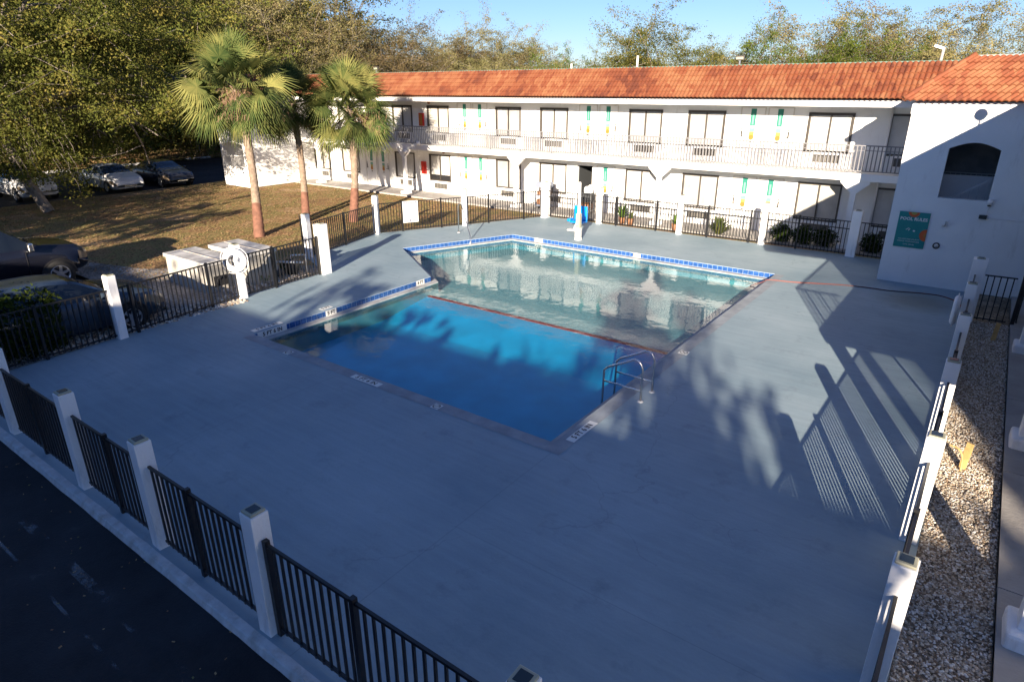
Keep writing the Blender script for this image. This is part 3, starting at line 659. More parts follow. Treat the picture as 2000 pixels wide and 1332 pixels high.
def door(x, s, z0, swing=False):
    d = MB(); d.box(x-.43,x+.43,YW-.012,YW+.05,z0,z0+2.03); o = d.build('door', M['trim'], bl)
    f = MB()
    for a,b in ((x-.47,x-.435),(x+.435,x+.47)): f.box(a,b,YW-.03,YW+.02,z0,z0+2.06)
    f.box(x-.435,x+.435,YW-.03,YW+.02,z0+2.035,z0+2.07); f.build('door_frame', M['soffit'], o)
    hx = x+s*.36; h = MB(); h.cbox(hx,YW-.02,z0+1.08,.055,.02,.24); h.bar((hx,YW-.06,z0+1.0),(hx-s*.12,YW-.06,z0+1.0),.02); h.cbox(hx,YW-.025,z0+1.26,.045,.03,.05); h.build('handle', M['frame'], o)
    sg = MB(); w_=.10; X0=x+s*-.02
    sg.box(X0-w_,X0+w_,YW-.02,YW-.010,z0+1.38,z0+2.0,0)
    sg.box(X0-w_*.35,X0+w_*.35,YW-.023,YW-.0195,z0+1.42,z0+1.82,1)
    sg.box(X0-w_,X0+w_,YW-.02,YW-.010,z0+1.16,z0+1.30,1); sg.box(X0-w_*.9,X0+w_*.9,YW-.0205,YW-.011,z0+1.02,z0+1.16,2)
    vs = [(X0+.1*math.cos(2*math.pi*k/18), YW-.0225, z0+.96+.1*math.sin(2*math.pi*k/18)) for k in range(18)]
    sg.add(vs, [tuple(range(18))[::-1]], 3); sg.box(X0-.05,X0+.05,YW-.021,YW-.0195,z0+.76,z0+.81,4)
    sg.build('door_sign', [M['teal'],M['teal2'],M['yellow'],M['orange'],M['grille']], o)
for x,s in doorx:
    door(x,s,ZSLT)
    if not (-16.2 < x < -14.6): door(x,s,.08)
    elif x > -14.8: door(x,s,.08)
if not any(-14.6<x<-14.0 for x,_ in doorx): pass
# open doorway: dark room with an open leaf
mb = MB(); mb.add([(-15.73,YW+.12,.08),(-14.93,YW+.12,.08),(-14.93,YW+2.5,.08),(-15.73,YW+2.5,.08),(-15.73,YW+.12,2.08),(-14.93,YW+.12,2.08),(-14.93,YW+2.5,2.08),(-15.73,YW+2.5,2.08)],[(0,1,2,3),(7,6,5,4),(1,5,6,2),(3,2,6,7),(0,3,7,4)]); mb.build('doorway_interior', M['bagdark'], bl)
mb = MB(); mb.box(-14.99,-14.95,YW+.05,YW+.8,.08,2.06); mb.build('open_door', M['soffit'], bl)
# columns with braced heads
for x in (-33.1,-25.83,-18.4,-11.15,-3.9):
    mb = MB(); mb.box(x-.09,x+.09,YC-.03,YC+.13,.2,ZSLB)
    for s in (-1,1):
        mb.add([(x+s*.09,YC-.02,ZSLB-.42),(x+s*.09,YC+.12,ZSLB-.42),(x+s*.46,YC-.02,ZSLB-.07),(x+s*.46,YC+.12,ZSLB-.07),(x+s*.46,YC-.02,ZSLB),(x+s*.46,YC+.12,ZSLB),(x+s*.09,YC-.02,ZSLB),(x+s*.09,YC+.12,ZSLB)],
               [(0,2,4,6),(1,7,5,3),(0,1,3,2),(2,3,5,4)])
    co = mb.build('column', M['trim'], bl)
    b2 = MB(); b2.box(x-.22,x+.22,YC-.17,YC+.27,0,.2); b2.build('column_base', M['trim'], co, bevel=.02)
# railing sections
xr = [-37.4]; 
while xr[-1] < -2.4: xr.append(xr[-1]+1.75)
for i in range(len(xr)-1):
    a, b = xr[i], min(xr[i+1], -2.32); mb = MB()
    mb.box(a-.02,a+.02,YC-.02,YC+.02,ZSLT,3.58); mb.box(a+.02,b-.02,YC-.022,YC+.022,3.545,3.585); mb.box(a+.02,b-.02,YC-.015,YC+.015,ZSLT+.07,ZSLT+.1)
    mb.box(a+.02,b-.02,YC-.012,YC+.012,3.40,3.42)
    n = int((b-a)/.125)
    for k in range(1,n): x = a+(b-a)*k/n; mb.box(x-.018,x+.018,YC-.018,YC+.018,ZSLT+.1,3.545)
    mb.build('balcony_railing', M['railgrey'], bl)

# clay tile slopes
def tile_slope(mb, P0, P1, T0, T1, pitch=.155, rows=6, clipL=None):
    """P0->P1 eave, T0->T1 ridge"""
    P0,P1,T0,T1 = map(Vector,(P0,P1,T0,T1)); L=(P1-P0).length; nx=max(2,int(L/pitch)); sub=6; N=(P1-P0).cross(T0-P0).normalized()
    if N.z<0: N=-N
    for r in range(rows):
        a=r/rows; b=(r+1)/rows+.02
        va=[];vb=[]
        for i in range(nx*sub+1):
            u=i/(nx*sub); ph=2*math.pi*(i/sub)+.6*0
            h=.052*abs(math.sin(ph/2))**.8
            pa=P0.lerp(P1,u); ta=T0.lerp(T1,u)
            va.append(pa.lerp(ta,a)+N*(h+.055)); vb.append(pa.lerp(ta,min(b,1))+N*(h+.008))
        n=len(va); mb.add(va+vb+[v-N*.04 for v in va],[(i,i+1,n+i+1,n+i) for i in range(n-1)]+[(2*n+i,2*n+i+1,i+1,i) for i in range(n-1)])
rf = MB(); tile_slope(rf, (-37.7,24.9,ZE1),(6,24.9,ZE1),(-37.7,26.15,ZR),(6,26.15,ZR)); ro = rf.build('roof', M['tile'], bl, smooth=False)
mb = MB(); mb.box(-37.7,8,26.15,26.35,ZR-.1,ZR+.05); mb.build('ridge_flashing', mat('green_flashing',(.12,.20,.17),.6,var=.3,scale=3), bl)
mb = MB(); mb.box(-37.6,8,26.35,37,5.95,6.0); mb.build('flat_roof', M['concrete'], bl)
mb = MB(); mb.box(-37.5,8,36.9,37,0,6.0); mb.box(-37.5,-37.38,26.6,36.9,0,6.0); mb.build('rear_wall', M['stucco'], bl)
mb = MB(); mb.add([(-37.5,24.95,ZE1),(-37.5,26.15,ZR),(-37.5,26.15,ZE1)],[(0,1,2)]); mb.build('gable', M['trim'], bl)

# right wing block (with the pool rules wall)
XG, YG = -2.28, 21.68
mb = MB(); AX0,AX1,AZ0,AZ1,AZT = -1.22,-.06,2.53,3.85,4.02
def arch_wall(mb, ax0,ax1,az0,az1,azt, u0,u1, z0,z1, place, th):
    wall_holes(mb,u0,u1,z0,az0,[],place,th); wall_holes(mb,u0,ax0,az0,z1,[],place,th); wall_holes(mb,ax1,u1,az0,z1,[],place,th)
    n=14; arc=[(ax0+(ax1-ax0)*k/n, az1+(azt-az1)*math.sin(math.pi*k/n)) for k in range(n+1)]
    for k in range(n):
        mb.add([place(arc[k][0],0,arc[k][1]),place(arc[k+1][0],0,arc[k+1][1]),place(arc[k+1][0],0,z1),place(arc[k][0],0,z1)],[(0,1,2,3)])
        mb.add([place(arc[k][0],0,arc[k][1]),place(arc[k][0],th,arc[k][1]),place(arc[k+1][0],th,arc[k+1][1]),place(arc[k+1][0],0,arc[k+1][1])],[(0,1,2,3)])
    for ux in (ax0,ax1): mb.add([place(ux,0,az0),place(ux,th,az0),place(ux,th,az1),place(ux,0,az1)],[(0,1,2,3)])
    mb.add([place(ax0,0,az0),place(ax1,0,az0),place(ax1,th,az0),place(ax0,th,az0)],[(0,1,2,3)])
arch_wall(mb, AX0,AX1,AZ0,AZ1,AZT, XG,6.5, 0,ZE1, lambda u,t_,z:(u,YG+t_,z), .22)
mb.add([(XG,YG,0),(XG,YG,ZE1),(XG,YW,ZE1),(XG,YW,0)],[(0,1,2,3)])
mb.build('stair_wall', M['stucco'], bl)
mb = MB(); mb.box(XG-.02,6.5,YG-.03,YG+.02,4.72,ZE1); mb.build('band_course', M['trim'], bl)
mb = MB(); mb.add([(XG+.2,YG+.22,1.0),(2,YG+.22,1.0),(2,YG+2.6,1.0),(XG+.2,YG+2.6,1.0),(XG+.2,YG+.22,4.7),(2,YG+.22,4.7),(2,YG+2.6,4.7),(XG+.2,YG+2.6,4.7)],[(0,1,2,3),(7,6,5,4),(1,5,6,2),(3,2,6,7),(0,3,7,4)]); mb.build('stairwell', M['stucco'], bl)
mb = MB(); mb.box(-1.35,.25,YG+2.5,YG+2.56,2.7,4.35); so_ = mb.build('stairwell_screen', M['curtaindark'], bl)
mb = MB(); mb.box(-1.4,.3,YG+2.44,YG+2.5,2.62,2.7); mb.bar((-1.3,YG+.9,2.2),(.25,YG+.9,3.25),.04)
for k in range(9): x=-1.3+k*.19; z=2.2+(x+1.3)*.677; mb.bar((x,YG+.9,z-.9),(x,YG+.9,z),.02)
mb.box(-1.3,.3,YG+2.2,YG+2.23,3.0,3.03)
for k in range(12): mb.box(-1.3+k*.13,-1.285+k*.13,YG+2.2,YG+2.22,2.6,3.0)
mb.build('stair_railing', M['whitemetal'], bl)
mb = MB(); mb.cbox(-.72,YG+2.3,4.3,.32,.14,.16); mb.cbox(-.72,YG+2.3,4.12,.2,.12,.1); mb.build('exit_fixture', M['frame'], bl)
wr = MB(); EY, EX = YG-.28, XG-.22; HX, HY = -1.17, 22.55
tile_slope(wr, (EX,EY,ZE1),(9,EY,ZE1),(HX,HY,ZR),(9,HY,ZR))
tile_slope(wr, (EX,25.2,ZE1),(EX,EY,ZE1),(HX,26.15,ZR),(HX,HY,ZR))
wr.build('roof', M['tile'], bl)
mb = MB(); pts=[Vector((EX,EY,ZE1+.08)).lerp(Vector((HX,HY,ZR+.06)),k/12) for k in range(13)]
mb.tube(pts, [.085-.02*(k%2) for k in range(13)], 8); mb.build('hip_tiles', M['tile'], bl, smooth=True)
mb = MB(); mb.box(HX,9,HY,HY+.2,ZR-.1,ZR+.05); mb.box(HX,9,HY+.2,37,5.95,6.02); mb.build('roof_cap', M['concrete'], bl)
mb = MB(); mb.box(-2.0,1.2,YG+1.5,YG+1.62,2.3,3.02); mb.box(-2.05,-1.42,YG+.5,YG+.62,1.1,4.7); mb.build('landing_wall', M['trim'], bl)
# downpipe near the wing
mb = MB(); mb.tube([(-3.35,YW-.06,ZE0),(-3.35,YW-.06,.1)], .04, 8); mb.build('downpipe', M['trim'], bl, smooth=True)

# left stair block
LX0, LX1, LY = -37.6, -35.0, 21.7
mb = MB()
arch_wall(mb, -37.3,-35.3,1.15,2.35,2.5, LX0,LX1, 0,ZE1, lambda u,t_,z:(u,LY+t_,z), .2)
wall_holes(mb, LY,YW,0,ZE1,[(22.6,24.3,2.9,4.4)], lambda u,t_,z:(LX1-t_,u,z), .2)
mb.add([(LX0,LY,0),(LX0,YW,0),(LX0,YW,ZE1),(LX0,LY,ZE1)],[(0,1,2,3)])
mb.build('end_stair_wall', M['stucco'], bl)
mb = MB(); tile_slope(mb,(LX0-.25,LY-.28,ZE1),(LX1+.25,LY-.28,ZE1),(LX0+.7,LY+.85,ZR),(LX1-.7,LY+.85,ZR)); tile_slope(mb,(LX1+.25,LY-.28,ZE1),(LX1+.25,25,ZE1),(LX1-.7,LY+.85,ZR),(LX1-.7,26,ZR)); mb.build('roof', M['tile'], bl)
mb = MB(); mb.box(LX0+.1,LX1-.2,LY+1.5,LY+1.56,.0,ZE1); mb.build('stairwell_back', M['concrete'], bl)
mb = MB()
for k in range(14): mb.box(LX1-.12,LX1-.1,22.65+k*.12,22.665+k*.12,2.9,3.5)
mb.box(LX1-.13,LX1-.09,22.6,24.3,3.48,3.52)
mb.build('end_stair_railing', M['whitemetal'], bl); mb = MB()
for k in range(16): mb.box(-37.25+k*.122,-37.235+k*.122,LY+.08,LY+.095,1.15,1.75)
mb.box(-37.3,-35.3,LY+.07,LY+.11,1.73,1.77)
mb.build('end_stair_railing', M['whitemetal'], bl)
mb = MB(); mb.box(-41,-37.6,25.0,26.4,2.4,2.65); 
for k in range(28): mb.box(-41+k*.12,-40.985+k*.12,25.0,25.02,2.65,3.5)
mb.box(-41,-37.6,24.99,25.03,3.5,3.54); mb.build('end_balcony', M['whitemetal'], bl)
g = MB(); g.box(-35,-2.28,24.75,YW,-.1,.06); struct(g.build('front_walkway', M['concrete']))
# fixtures on the building
def wall_item(name, label, cat, parts, grp=None):
    t = thing(name, label, cat, group=grp)
    for pn, mb_, mt in parts: mb_.build(pn, mt, t)
    return t
def firebox(x, z, label, mt2):
    a = MB(); a.box(x-.15,x+.15,YW-.12,YW-.005,z-.32,z+.32); b = MB(); b.box(x-.1,x+.1,YW-.13,YW-.12,z-.27,z+.27)
    c_ = MB(); c_.lathe([(0,.4-.17),(.05,.38-.17),(.06,.3-.17),(.06,-.17)],(x,YW-.16,z),10)
    wall_item('extinguisher_cabinet', label, 'fire cabinet', [('cabinet',a,M['red']),('door_panel',b,mt2)], 'red fire extinguisher cabinets')
firebox(-25.5, 3.85, 'red framed extinguisher cabinet on the upper balcony wall', M['orange'])
firebox(-25.5, 1.35, 'red extinguisher cabinet on the ground floor wall', M['red'])
for x, z, L in ((-24.3,ZE0-.08,'small dark light under the upper eave'),(-23.4,ZSLB-.08,'small dark light under the balcony slab')):
    m_ = MB(); m_.lathe([(0,-.06),(.06,-.06),(.08,.08)],(x,YC+.5,z),12); wall_item('ceiling_light', L, 'light', [('shade',m_,M['brown'])])
for x, z, L in ((-27.2,ZSLB-.1,'left white globe light below the balcony edge'),(-25.6,ZSLB-.1,'middle white globe light below the balcony edge'),(-24.6,ZSLT+.1,'right white globe light above the balcony edge')):
    m_ = MB(); m_.lathe([(0,-.12),(.08,-.08),(.11,0),(.08,.08),(0,.11)],(x,YC-.12,z),12); b_=MB(); b_.cbox(x,YC-.08,z+.02,.1,.06,.1)
    wall_item('globe_light', L, 'light', [('globe',m_,M['trim']),('bracket',b_,M['trim'])], 'white globe lights along the balcony edge')
# pool rules poster on the wing wall
ps = thing('pool_rules_sign', 'teal pool rules sign with orange flowers on the white wall', 'sign', (-1.66,YG,1.57))
mb = MB(); mb.box(-.385,.385,-.03,-.012,-.51,.51); mb.build('panel', mat('sign_teal',(.0,.22,.21),.45,var=.06), ps)
mb = MB()
text_mb(mb,'POOL RULES',.12,(0,-.034,.31),X,Z,0,bold=.004)
for k,(a,b) in enumerate(((-.22,.22),(-.28,.18),(-.26,.16))): 
    pass
text_mb(mb,'NO LIFEGUARD ON DUTY',.045,(-.02,-.034,-.27),X,Z,0); text_mb(mb,'SWIM AT YOUR OWN RISK',.045,(-.02,-.034,-.335),X,Z,0); text_mb(mb,'POOL HOURS',.045,(0,-.034,-.42),X,Z,0)
mb.tube([(-.14,-.034,.0),(-.08,-.034,.05),(-.04,-.034,.03),(-.08,-.034,-.02)],.012,6); mb.lathe([(0,.002),(.025,.0)],(.06,-.036,-.02),12,axis='y'); 
mb.add([(.04,-.034,-.04),(.09,-.034,-.04),(.09,-.034,.0),(.04,-.034,.0)],[(0,1,2,3)])
mb.build('lettering', M['marker'], ps)
def half(mb, cx, cz, r, a0, a1, y, m, n=20):
    P=[(cx,y,cz)]+[(cx+r*math.cos(a0+(a1-a0)*k/n), y, cz+r*math.sin(a0+(a1-a0)*k/n)) for k in range(n+1)]
    mb.add(P,[(0,k,k+1) for k in range(1,n+1)],m)
FLW = [mat('sign_red',(.60,.10,.02),.5),M['yellow'],M['orange']]
mb = MB()
half(mb,-.02,.509,.14,math.pi,2*math.pi,-.0325,0); half(mb,-.02,.509,.075,math.pi,2*math.pi,-.034,1)
mb.build('flower_print', FLW, ps); mb = MB()
half(mb,.384,-.12,.17,math.pi/2,3*math.pi/2,-.0325,0); half(mb,.384,-.12,.07,math.pi/2,3*math.pi/2,-.034,2)
mb.build('flower_print', FLW, ps)
# camera, junction box, wall light, porthole on the wing wall
t = thing('security_camera', 'small white security camera on the shaded wall at the right edge', 'camera', (.02,YG,2.55))
a=MB(); a.cbox(0,-.03,0,.1,.06,.12); a.build('mount',M['trim'],t); a=MB(); a.lathe([(0,-.12),(.06,-.08),(.075,.0),(.0,.06)],(-.03,-.14,.02),12); a.build('camera_dome',M['trim'],t,smooth=True); a=MB(); a.lathe([(0,-.035),(.04,-.02),(.045,.0)],(-.03,-.14,-.1),12); a.build('lens',M['dark'],t)
t = thing('junction_box', 'grey electrical box with thin conduit below the security camera', 'electrical box', (-.08,YG,2.12))
a=MB(); a.cbox(0,-.05,0,.18,.09,.1); a.build('box',M['solar'],t); a=MB(); a.tube([(.05,-.03,.05),(.08,-.03,.38)],.012,6); a.tube([(.09,-.03,-.02),(2.4,-.03,-.02)],.012,6); a.build('conduit',M['trim'],t)
t = thing('wall_spotlight', 'small grey spotlight above the porthole light on the white wall', 'light', (-.9,YG,1.78))
a=MB(); a.cbox(0,-.03,0,.12,.06,.05); a.bar((0,-.05,0),(.03,-.1,.1),.03); a.cbox(.03,-.12,.12,.06,.08,.05); a.build('lamp',M['alu'],t)
t = thing('porthole_light', 'round dark porthole light on the white pool rules wall', 'light', (-.98,YG,1.2))
a=MB(); a.lathe([(.09,.0),(.09,-.03),(.06,-.04),(.055,-.02)],(0,0,0),20,axis='y'); a.build('rim',M['black'],t); a=MB(); a.lathe([(.055,-.022),(0,-.03)],(0,0,0),16,axis='y'); a.build('lens',M['alu'],t)
# roof fixtures
def roof_lamp(x,y,z0,h,label):
    t = thing('roof_floodlight', label, 'floodlight', (x,y,z0), group='floodlights on the roof ridge')
    a=MB(); a.bar((0,0,-.1),(0,0,h),.05); a.build('stand',M['alu'],t); a=MB(); a.box(-.17,.17,-.06,.06,h,h+.18); a.build('lamp_head',M['frame'],t,bevel=.01); a=MB(); a.box(-.14,.14,-.068,-.06,h+.03,h+.12); a.build('lens',M['beige'],t)
roof_lamp(-9.3,28,6.0,.42,'black floodlight on the roof ridge right of the big oak')
roof_lamp(-30.5,28,6.0,.4,'small pale floodlight at the left end of the roof ridge')
for x,h,L in ((-17.8,.5,'short white vent pipe on the roof, left one'),(-14.3,.75,'taller white vent pipe on the roof')):
    t = thing('vent_pipe', L, 'pipe', (x,29,6.0)); a=MB(); a.tube([(0,0,-.02),(0,0,h)],.045,8); a.build('pipe',M['trim'],t)
sg = thing('street_sign_pole', 'pale rooftop pole with white lamp head near the right hip', 'pole', (-2.6,30,6.0))
a=MB(); a.tube([(0,0,0),(.03,0,.75)],.05,8); a.build('pole',M['concrete'],sg); a=MB(); a.bar((.02,0,.72),(-.28,0,.82),.09); a.build('lamp_head',M['trim'],sg)

# ------------------------------------------------------------ right hand wing (mostly out of frame, throws the shade)
rw = thing('motel_wing', 'white two storey side wing with walkway columns at the right edge', 'building')
mb = MB(); mb.box(2.4,10,8.4,22,0,4.79); mb.build('wall', M['stucco'], rw)
mb = MB(); mb.box(1.2,10,6.9,21.65,ZSLB,ZSLT); mb.build('balcony_slab', M['trim'], rw)
mb = MB(); mb.box(.95,10,6.9,21.4,ZE0,ZE1); mb.box(1.85,10,6.9,21.4,ZE1,6.0); mb.build('soffit', M['trim'], rw)
wr = MB(); tile_slope(wr,(.88,6.8,ZE1),(.88,21.4,ZE1),(1.85,6.8,ZR),(1.85,21.4,ZR)); wr.build('roof', M['tile'], rw)
mb = MB()
for y in [6.95+k*.12 for k in range(120)]: mb.box(1.24,1.26,y-.009,y+.009,ZSLT,3.56)
for k in range(10): mb.box(1.23+k*.12,1.248+k*.12,6.95,6.968,ZSLT,3.56)
mb.box(1.23,1.27,6.93,21.3,3.55,3.59); mb.box(1.23,2.4,6.93,6.97,3.55,3.59)
mb.build('balcony_railing', M['whitemetal'], rw)
for y in (7.25,12.1,17.0):
    mb = MB(); mb.box(1.16,1.40,y-.12,y+.12,.2,ZSLB); co = mb.build('column', M['white'], rw, bevel=.01)
    mb = MB(); mb.box(1.07,1.56,y-.26,y+.26,0,.24); mb.build('column_base', M['white'], co, bevel=.04)
for k in range(3):
    for z in (.75, 3.2):
        y = 9.6+k*3.9
        mb = MB(); mb.box(2.34,2.40,y,y+.05,z,z+1.33); mb.box(2.34,2.40,y+1.43,y+1.48,z,z+1.33); mb.box(2.34,2.40,y+.05,y+1.43,z,z+.05); mb.box(2.34,2.40,y+.05,y+1.43,z+1.28,z+1.33); mb.box(2.34,2.40,y+.72,y+.76,z+.05,z+1.28)
        fo = mb.build('window', M['frame'], rw); mb = MB(); mb.box(2.375,2.395,y+.05,y+1.43,z+.05,z+1.28); mb.build('curtain', M['curtain2'], fo)
        mb = MB(); mb.box(2.36,2.40,y+2.1,y+2.98,z-.55-(.02 if z>1 else .12),z+1.45); do = mb.build('door', M['trim'], rw); mb = MB(); mb.box(2.33,2.36,y+2.16,y+2.21,z+.38,z+.6); mb.build('handle', M['frame'], do)
t = thing('satellite_dish', 'small round satellite dish on the side wing roof', 'satellite dish', (1.75,15.95,6.1))
mb = MB(); mb.tube([(0,0,0),(0,0,.3)],.02,6); mb.build('mast',M['alu'],t); mb = MB(); mb.lathe([(.0,.02),(.10,.0),(.15,-.03)],(0,0,.30),16,axis='y'); mb.build('dish',M['alu'],t)
# walkway and gravel
g = MB()
for k in range(9):
    y0 = -1+k*3.0; g.box(1.02,2.4,y0+.012,y0+2.988,-.2,.06)
struct(g.build('side_walkway', M['concrete'])); g = MB(); g.box(1.02,2.4,-1,26,-.2,.045); struct(g.build('walkway_joint', M['trim']))
g = MB(); g.poly([(.2,-1),(1.02,-1),(1.02,21.68),(.2,21.68)], -.02); struct(g.build('gravel_bed', M['gravelbed']))
# loose stones as one mesh each
def stones(name, boxes, n, seed, mts, s0=.012, s1=.032, bias=None):
    rg = np.random.default_rng(seed); V=[];F=[];mi=[]
    ico = [(0,0,1),(.9,0,.3),(.28,.85,.3),(-.72,.53,.3),(-.72,-.53,.3),(.28,-.85,.3),(.72,.53,-.4),(-.28,.85,-.4),(-.9,0,-.4),(-.28,-.85,-.4),(.72,-.53,-.4)]
    fc = [(0,1,2),(0,2,3),(0,3,4),(0,4,5),(0,5,1),(1,6,2),(2,7,3),(3,8,4),(4,9,5),(5,10,1),(2,6,7),(3,7,8),(4,8,9),(5,9,10),(1,10,6)]
    ic = np.array(ico); fa = np.array(fc)
    allv=[];allf=[]; area=[(b[1]-b[0])*(b[3]-b[2]) for b in boxes]; tot=sum(area); base_=0
    for b,ar in zip(boxes,area):
        m = int(n*ar/tot); x=rg.uniform(b[0],b[1],m); y=rg.uniform(b[2],b[3],m); s=rg.uniform(s0,s1,m)
        th=rg.uniform(0,6.28,m); sc=rg.uniform(.6,1.3,(m,3)); sc[:,2]*=.7
        v = ic[None]*sc[:,None]*s[:,None,None]; c_,s_=np.cos(th)[:,None],np.sin(th)[:,None]
        vx = v[:,:,0]*c_-v[:,:,1]*s_; vy=v[:,:,0]*s_+v[:,:,1]*c_
        vv = np.stack([vx+x[:,None], vy+y[:,None], v[:,:,2]+b[4]+s[:,None]*.4*rg.uniform(0,1.2,(m,1))],-1).reshape(-1,3)
        ff = (fa[None]+ (np.arange(m)*11)[:,None,None]).reshape(-1,3)+base_
        allv.append(vv); allf.append(ff); base_+=len(vv)
    v=np.concatenate(allv); f=np.concatenate(allf)
    o = fast_mesh(name, v, f, mts); nf=len(f)//15
    if isinstance(mts,(list,tuple)): 
        mi=np.repeat(rg.integers(0,len(mts),nf),15); o.data.polygons.foreach_set('material_index', mi.astype(np.int32))
    return o
def fast_mesh(name, v, f, mts, parent=None):
    me = bpy.data.meshes.new(name); k=f.shape[1]
    me.vertices.add(len(v)); me.vertices.foreach_set('co', np.ascontiguousarray(v,dtype=np.float32).ravel())
    me.loops.add(f.size); me.loops.foreach_set('vertex_index', f.astype(np.int32).ravel())
    me.polygons.add(len(f)); me.polygons.foreach_set('loop_start', (np.arange(len(f))*k).astype(np.int32))
    for q in (mts if isinstance(mts,(list,tuple)) else [mts]): me.materials.append(q)
    me.update(calc_edges=True); me.validate()
    o = bpy.data.objects.new(name, me); C.objects.link(o); o.parent=parent; return o
ST=[mat('stone_pale',(.62,.54,.43),.9),mat('stone_grey',(.44,.39,.32),.9),mat('stone_tan',(.48,.37,.26),.9),mat('stone_brown',(.22,.15,.10),.9),mat('stone_white',(.78,.74,.68),.9)]
o = stones('gravel', [(.21,1.01,2.4,9.5,-.015),(.21,1.01,9.5,19,-.015)], 36000, 1, ST, .006, .019); tag(o,'pale gravel between the right fence and the walkway','gravel',kind='stuff')
o = stones('gravel', [(-16.7,-15.75,2.8,9.2,-.01),(-17.6,-16.5,9.3,12,-.01)], 3500, 2, ST, .015, .05); tag(o,'grey stones outside the left fence','gravel',kind='stuff')
# leaf litter on the lawn
def litter(name, box, n, seed, mts, z, s=.05):
    rg=np.random.default_rng(seed); x=rg.uniform(box[0],box[1],n); y=rg.uniform(box[2],box[3],n); a=rg.uniform(0,6.28,n); sz=rg.uniform(.5,1.2,n)*s
    tx=rg.uniform(-.5,.5,(n,2)); dx=np.stack([np.cos(a),np.sin(a),tx[:,0]],-1)*sz[:,None]; dy=np.stack([-np.sin(a),np.cos(a),tx[:,1]],-1)*sz[:,None]*.5
    c_=np.stack([x,y,np.full(n,z)+.02],-1); v=np.stack([c_-dx-dy,c_+dx-dy,c_+dx+dy,c_-dx+dy],1).reshape(-1,3)
    f=np.arange(4*n).reshape(-1,4); o=fast_mesh(name,v,f,mts); o.data.polygons.foreach_set('material_index',rg.integers(0,len(mts),n).astype(np.int32)); return o
LM=[mat('litter_tan',(.34,.20,.09),.9),mat('litter_brown',(.19,.10,.045),.9),mat('litter_straw',(.36,.25,.12),.9),mat('litter_olive',(.20,.18,.06),.9)]
o=litter('leaf_litter',(-39,-19.6,8,26),50000,4,LM,-.03,.028); tag(o,'dry brown leaves scattered over the lawn','leaves',kind='stuff')
o=litter('leaf_litter',(-19.6,-4,24.5,26.3),2500,5,LM,0.06-.03,.05); 
bpy.data.objects.remove(o)
o=litter('leaf_litter',(-14,.2,1.2,2.47),90,8,LM,-.075,.016); tag(o,'few dry leaves and scraps on the asphalt beside the kerb','leaves',kind='stuff')
o=litter('leaf_litter',(-64,-54,8,45),20000,6,LM,-.02,.10); tag(o,'fallen leaves on the green verge beyond the parking lot','leaves',kind='stuff')

# ------------------------------------------------------------ vegetation
def leaves(cent, rad, per, size, rg, flat=.6, elong=.5):
    n=len(cent)*per; c_=np.repeat(cent,per,0)+rg.normal(0,1,(n,3))*np.repeat(rad,per)[:,None]*np.array([1,1,flat])
    cc=np.repeat(cent,per,0); nn=(c_-cc)/np.maximum(np.repeat(rad,per)[:,None],.01)*.9+rg.normal(0,.55,(n,3))+np.array([0,0,.35]); nn/=np.linalg.norm(nn,axis=1)[:,None]
    a=rg.normal(0,1,(n,3)); a-=nn*(a*nn).sum(1)[:,None]; a/=np.linalg.norm(a,axis=1)[:,None]; b=np.cross(nn,a)
    s=rg.uniform(.6,1.3,n)[:,None]*size; a*=s; b*=s*elong
    v=np.stack([c_-a, c_-b*.9+a*.1, c_+a, c_+b*.9+a*.1],1).reshape(-1,3); return v
def grow(rg, base, h, spread, lean=(0,0), levels=4, r0=.3, trunk=.3, kids=(4,4,3,3), up=.5, droop=0., sparse=0):
    segs=[]; tips=[]
    def rec(p,d,L,r,lv):
        n=4; pts=[p]; rr_=[r]
        for i in range(n):
            d=d+Vector(rg.normal(0,.16,3)); d.z += (-.05 if lv>1 else .02) - droop*(lv>=2); d.normalize(); p=p+d*(L/n); pts.append(p); rr_.append(r*(1-.45*(i+1)/n))
            if lv>=levels-1 or (lv>=levels-2 and i>=1): tips.append(p.copy())
        segs.append((pts,rr_,lv))
        if lv>=levels: return
        k=kids[min(lv,len(kids)-1)]
        for j in range(k):
            t=rg.uniform(.35,1.0) if lv else rg.uniform(.6,1.0); q=pts[min(n,int(t*n+.5))]
            az=2*math.pi*(j+rg.uniform(0,.8))/k; side=Vector((math.cos(az),math.sin(az),0)); side=(side-d*side.dot(d)).normalized()
            nd=(d*rg.uniform(.35,.8)*(up+.5)+side*rg.uniform(.7,1.2)*spread).normalized()
            rec(q,nd,L*rg.uniform(.6,.85) if lv else h*.42*rg.uniform(.8,1.15),r*.5,lv+1)
    d0=Vector((lean[0],lean[1],1)).normalized(); rec(Vector(base),d0,h*trunk,r0,0); return segs,tips
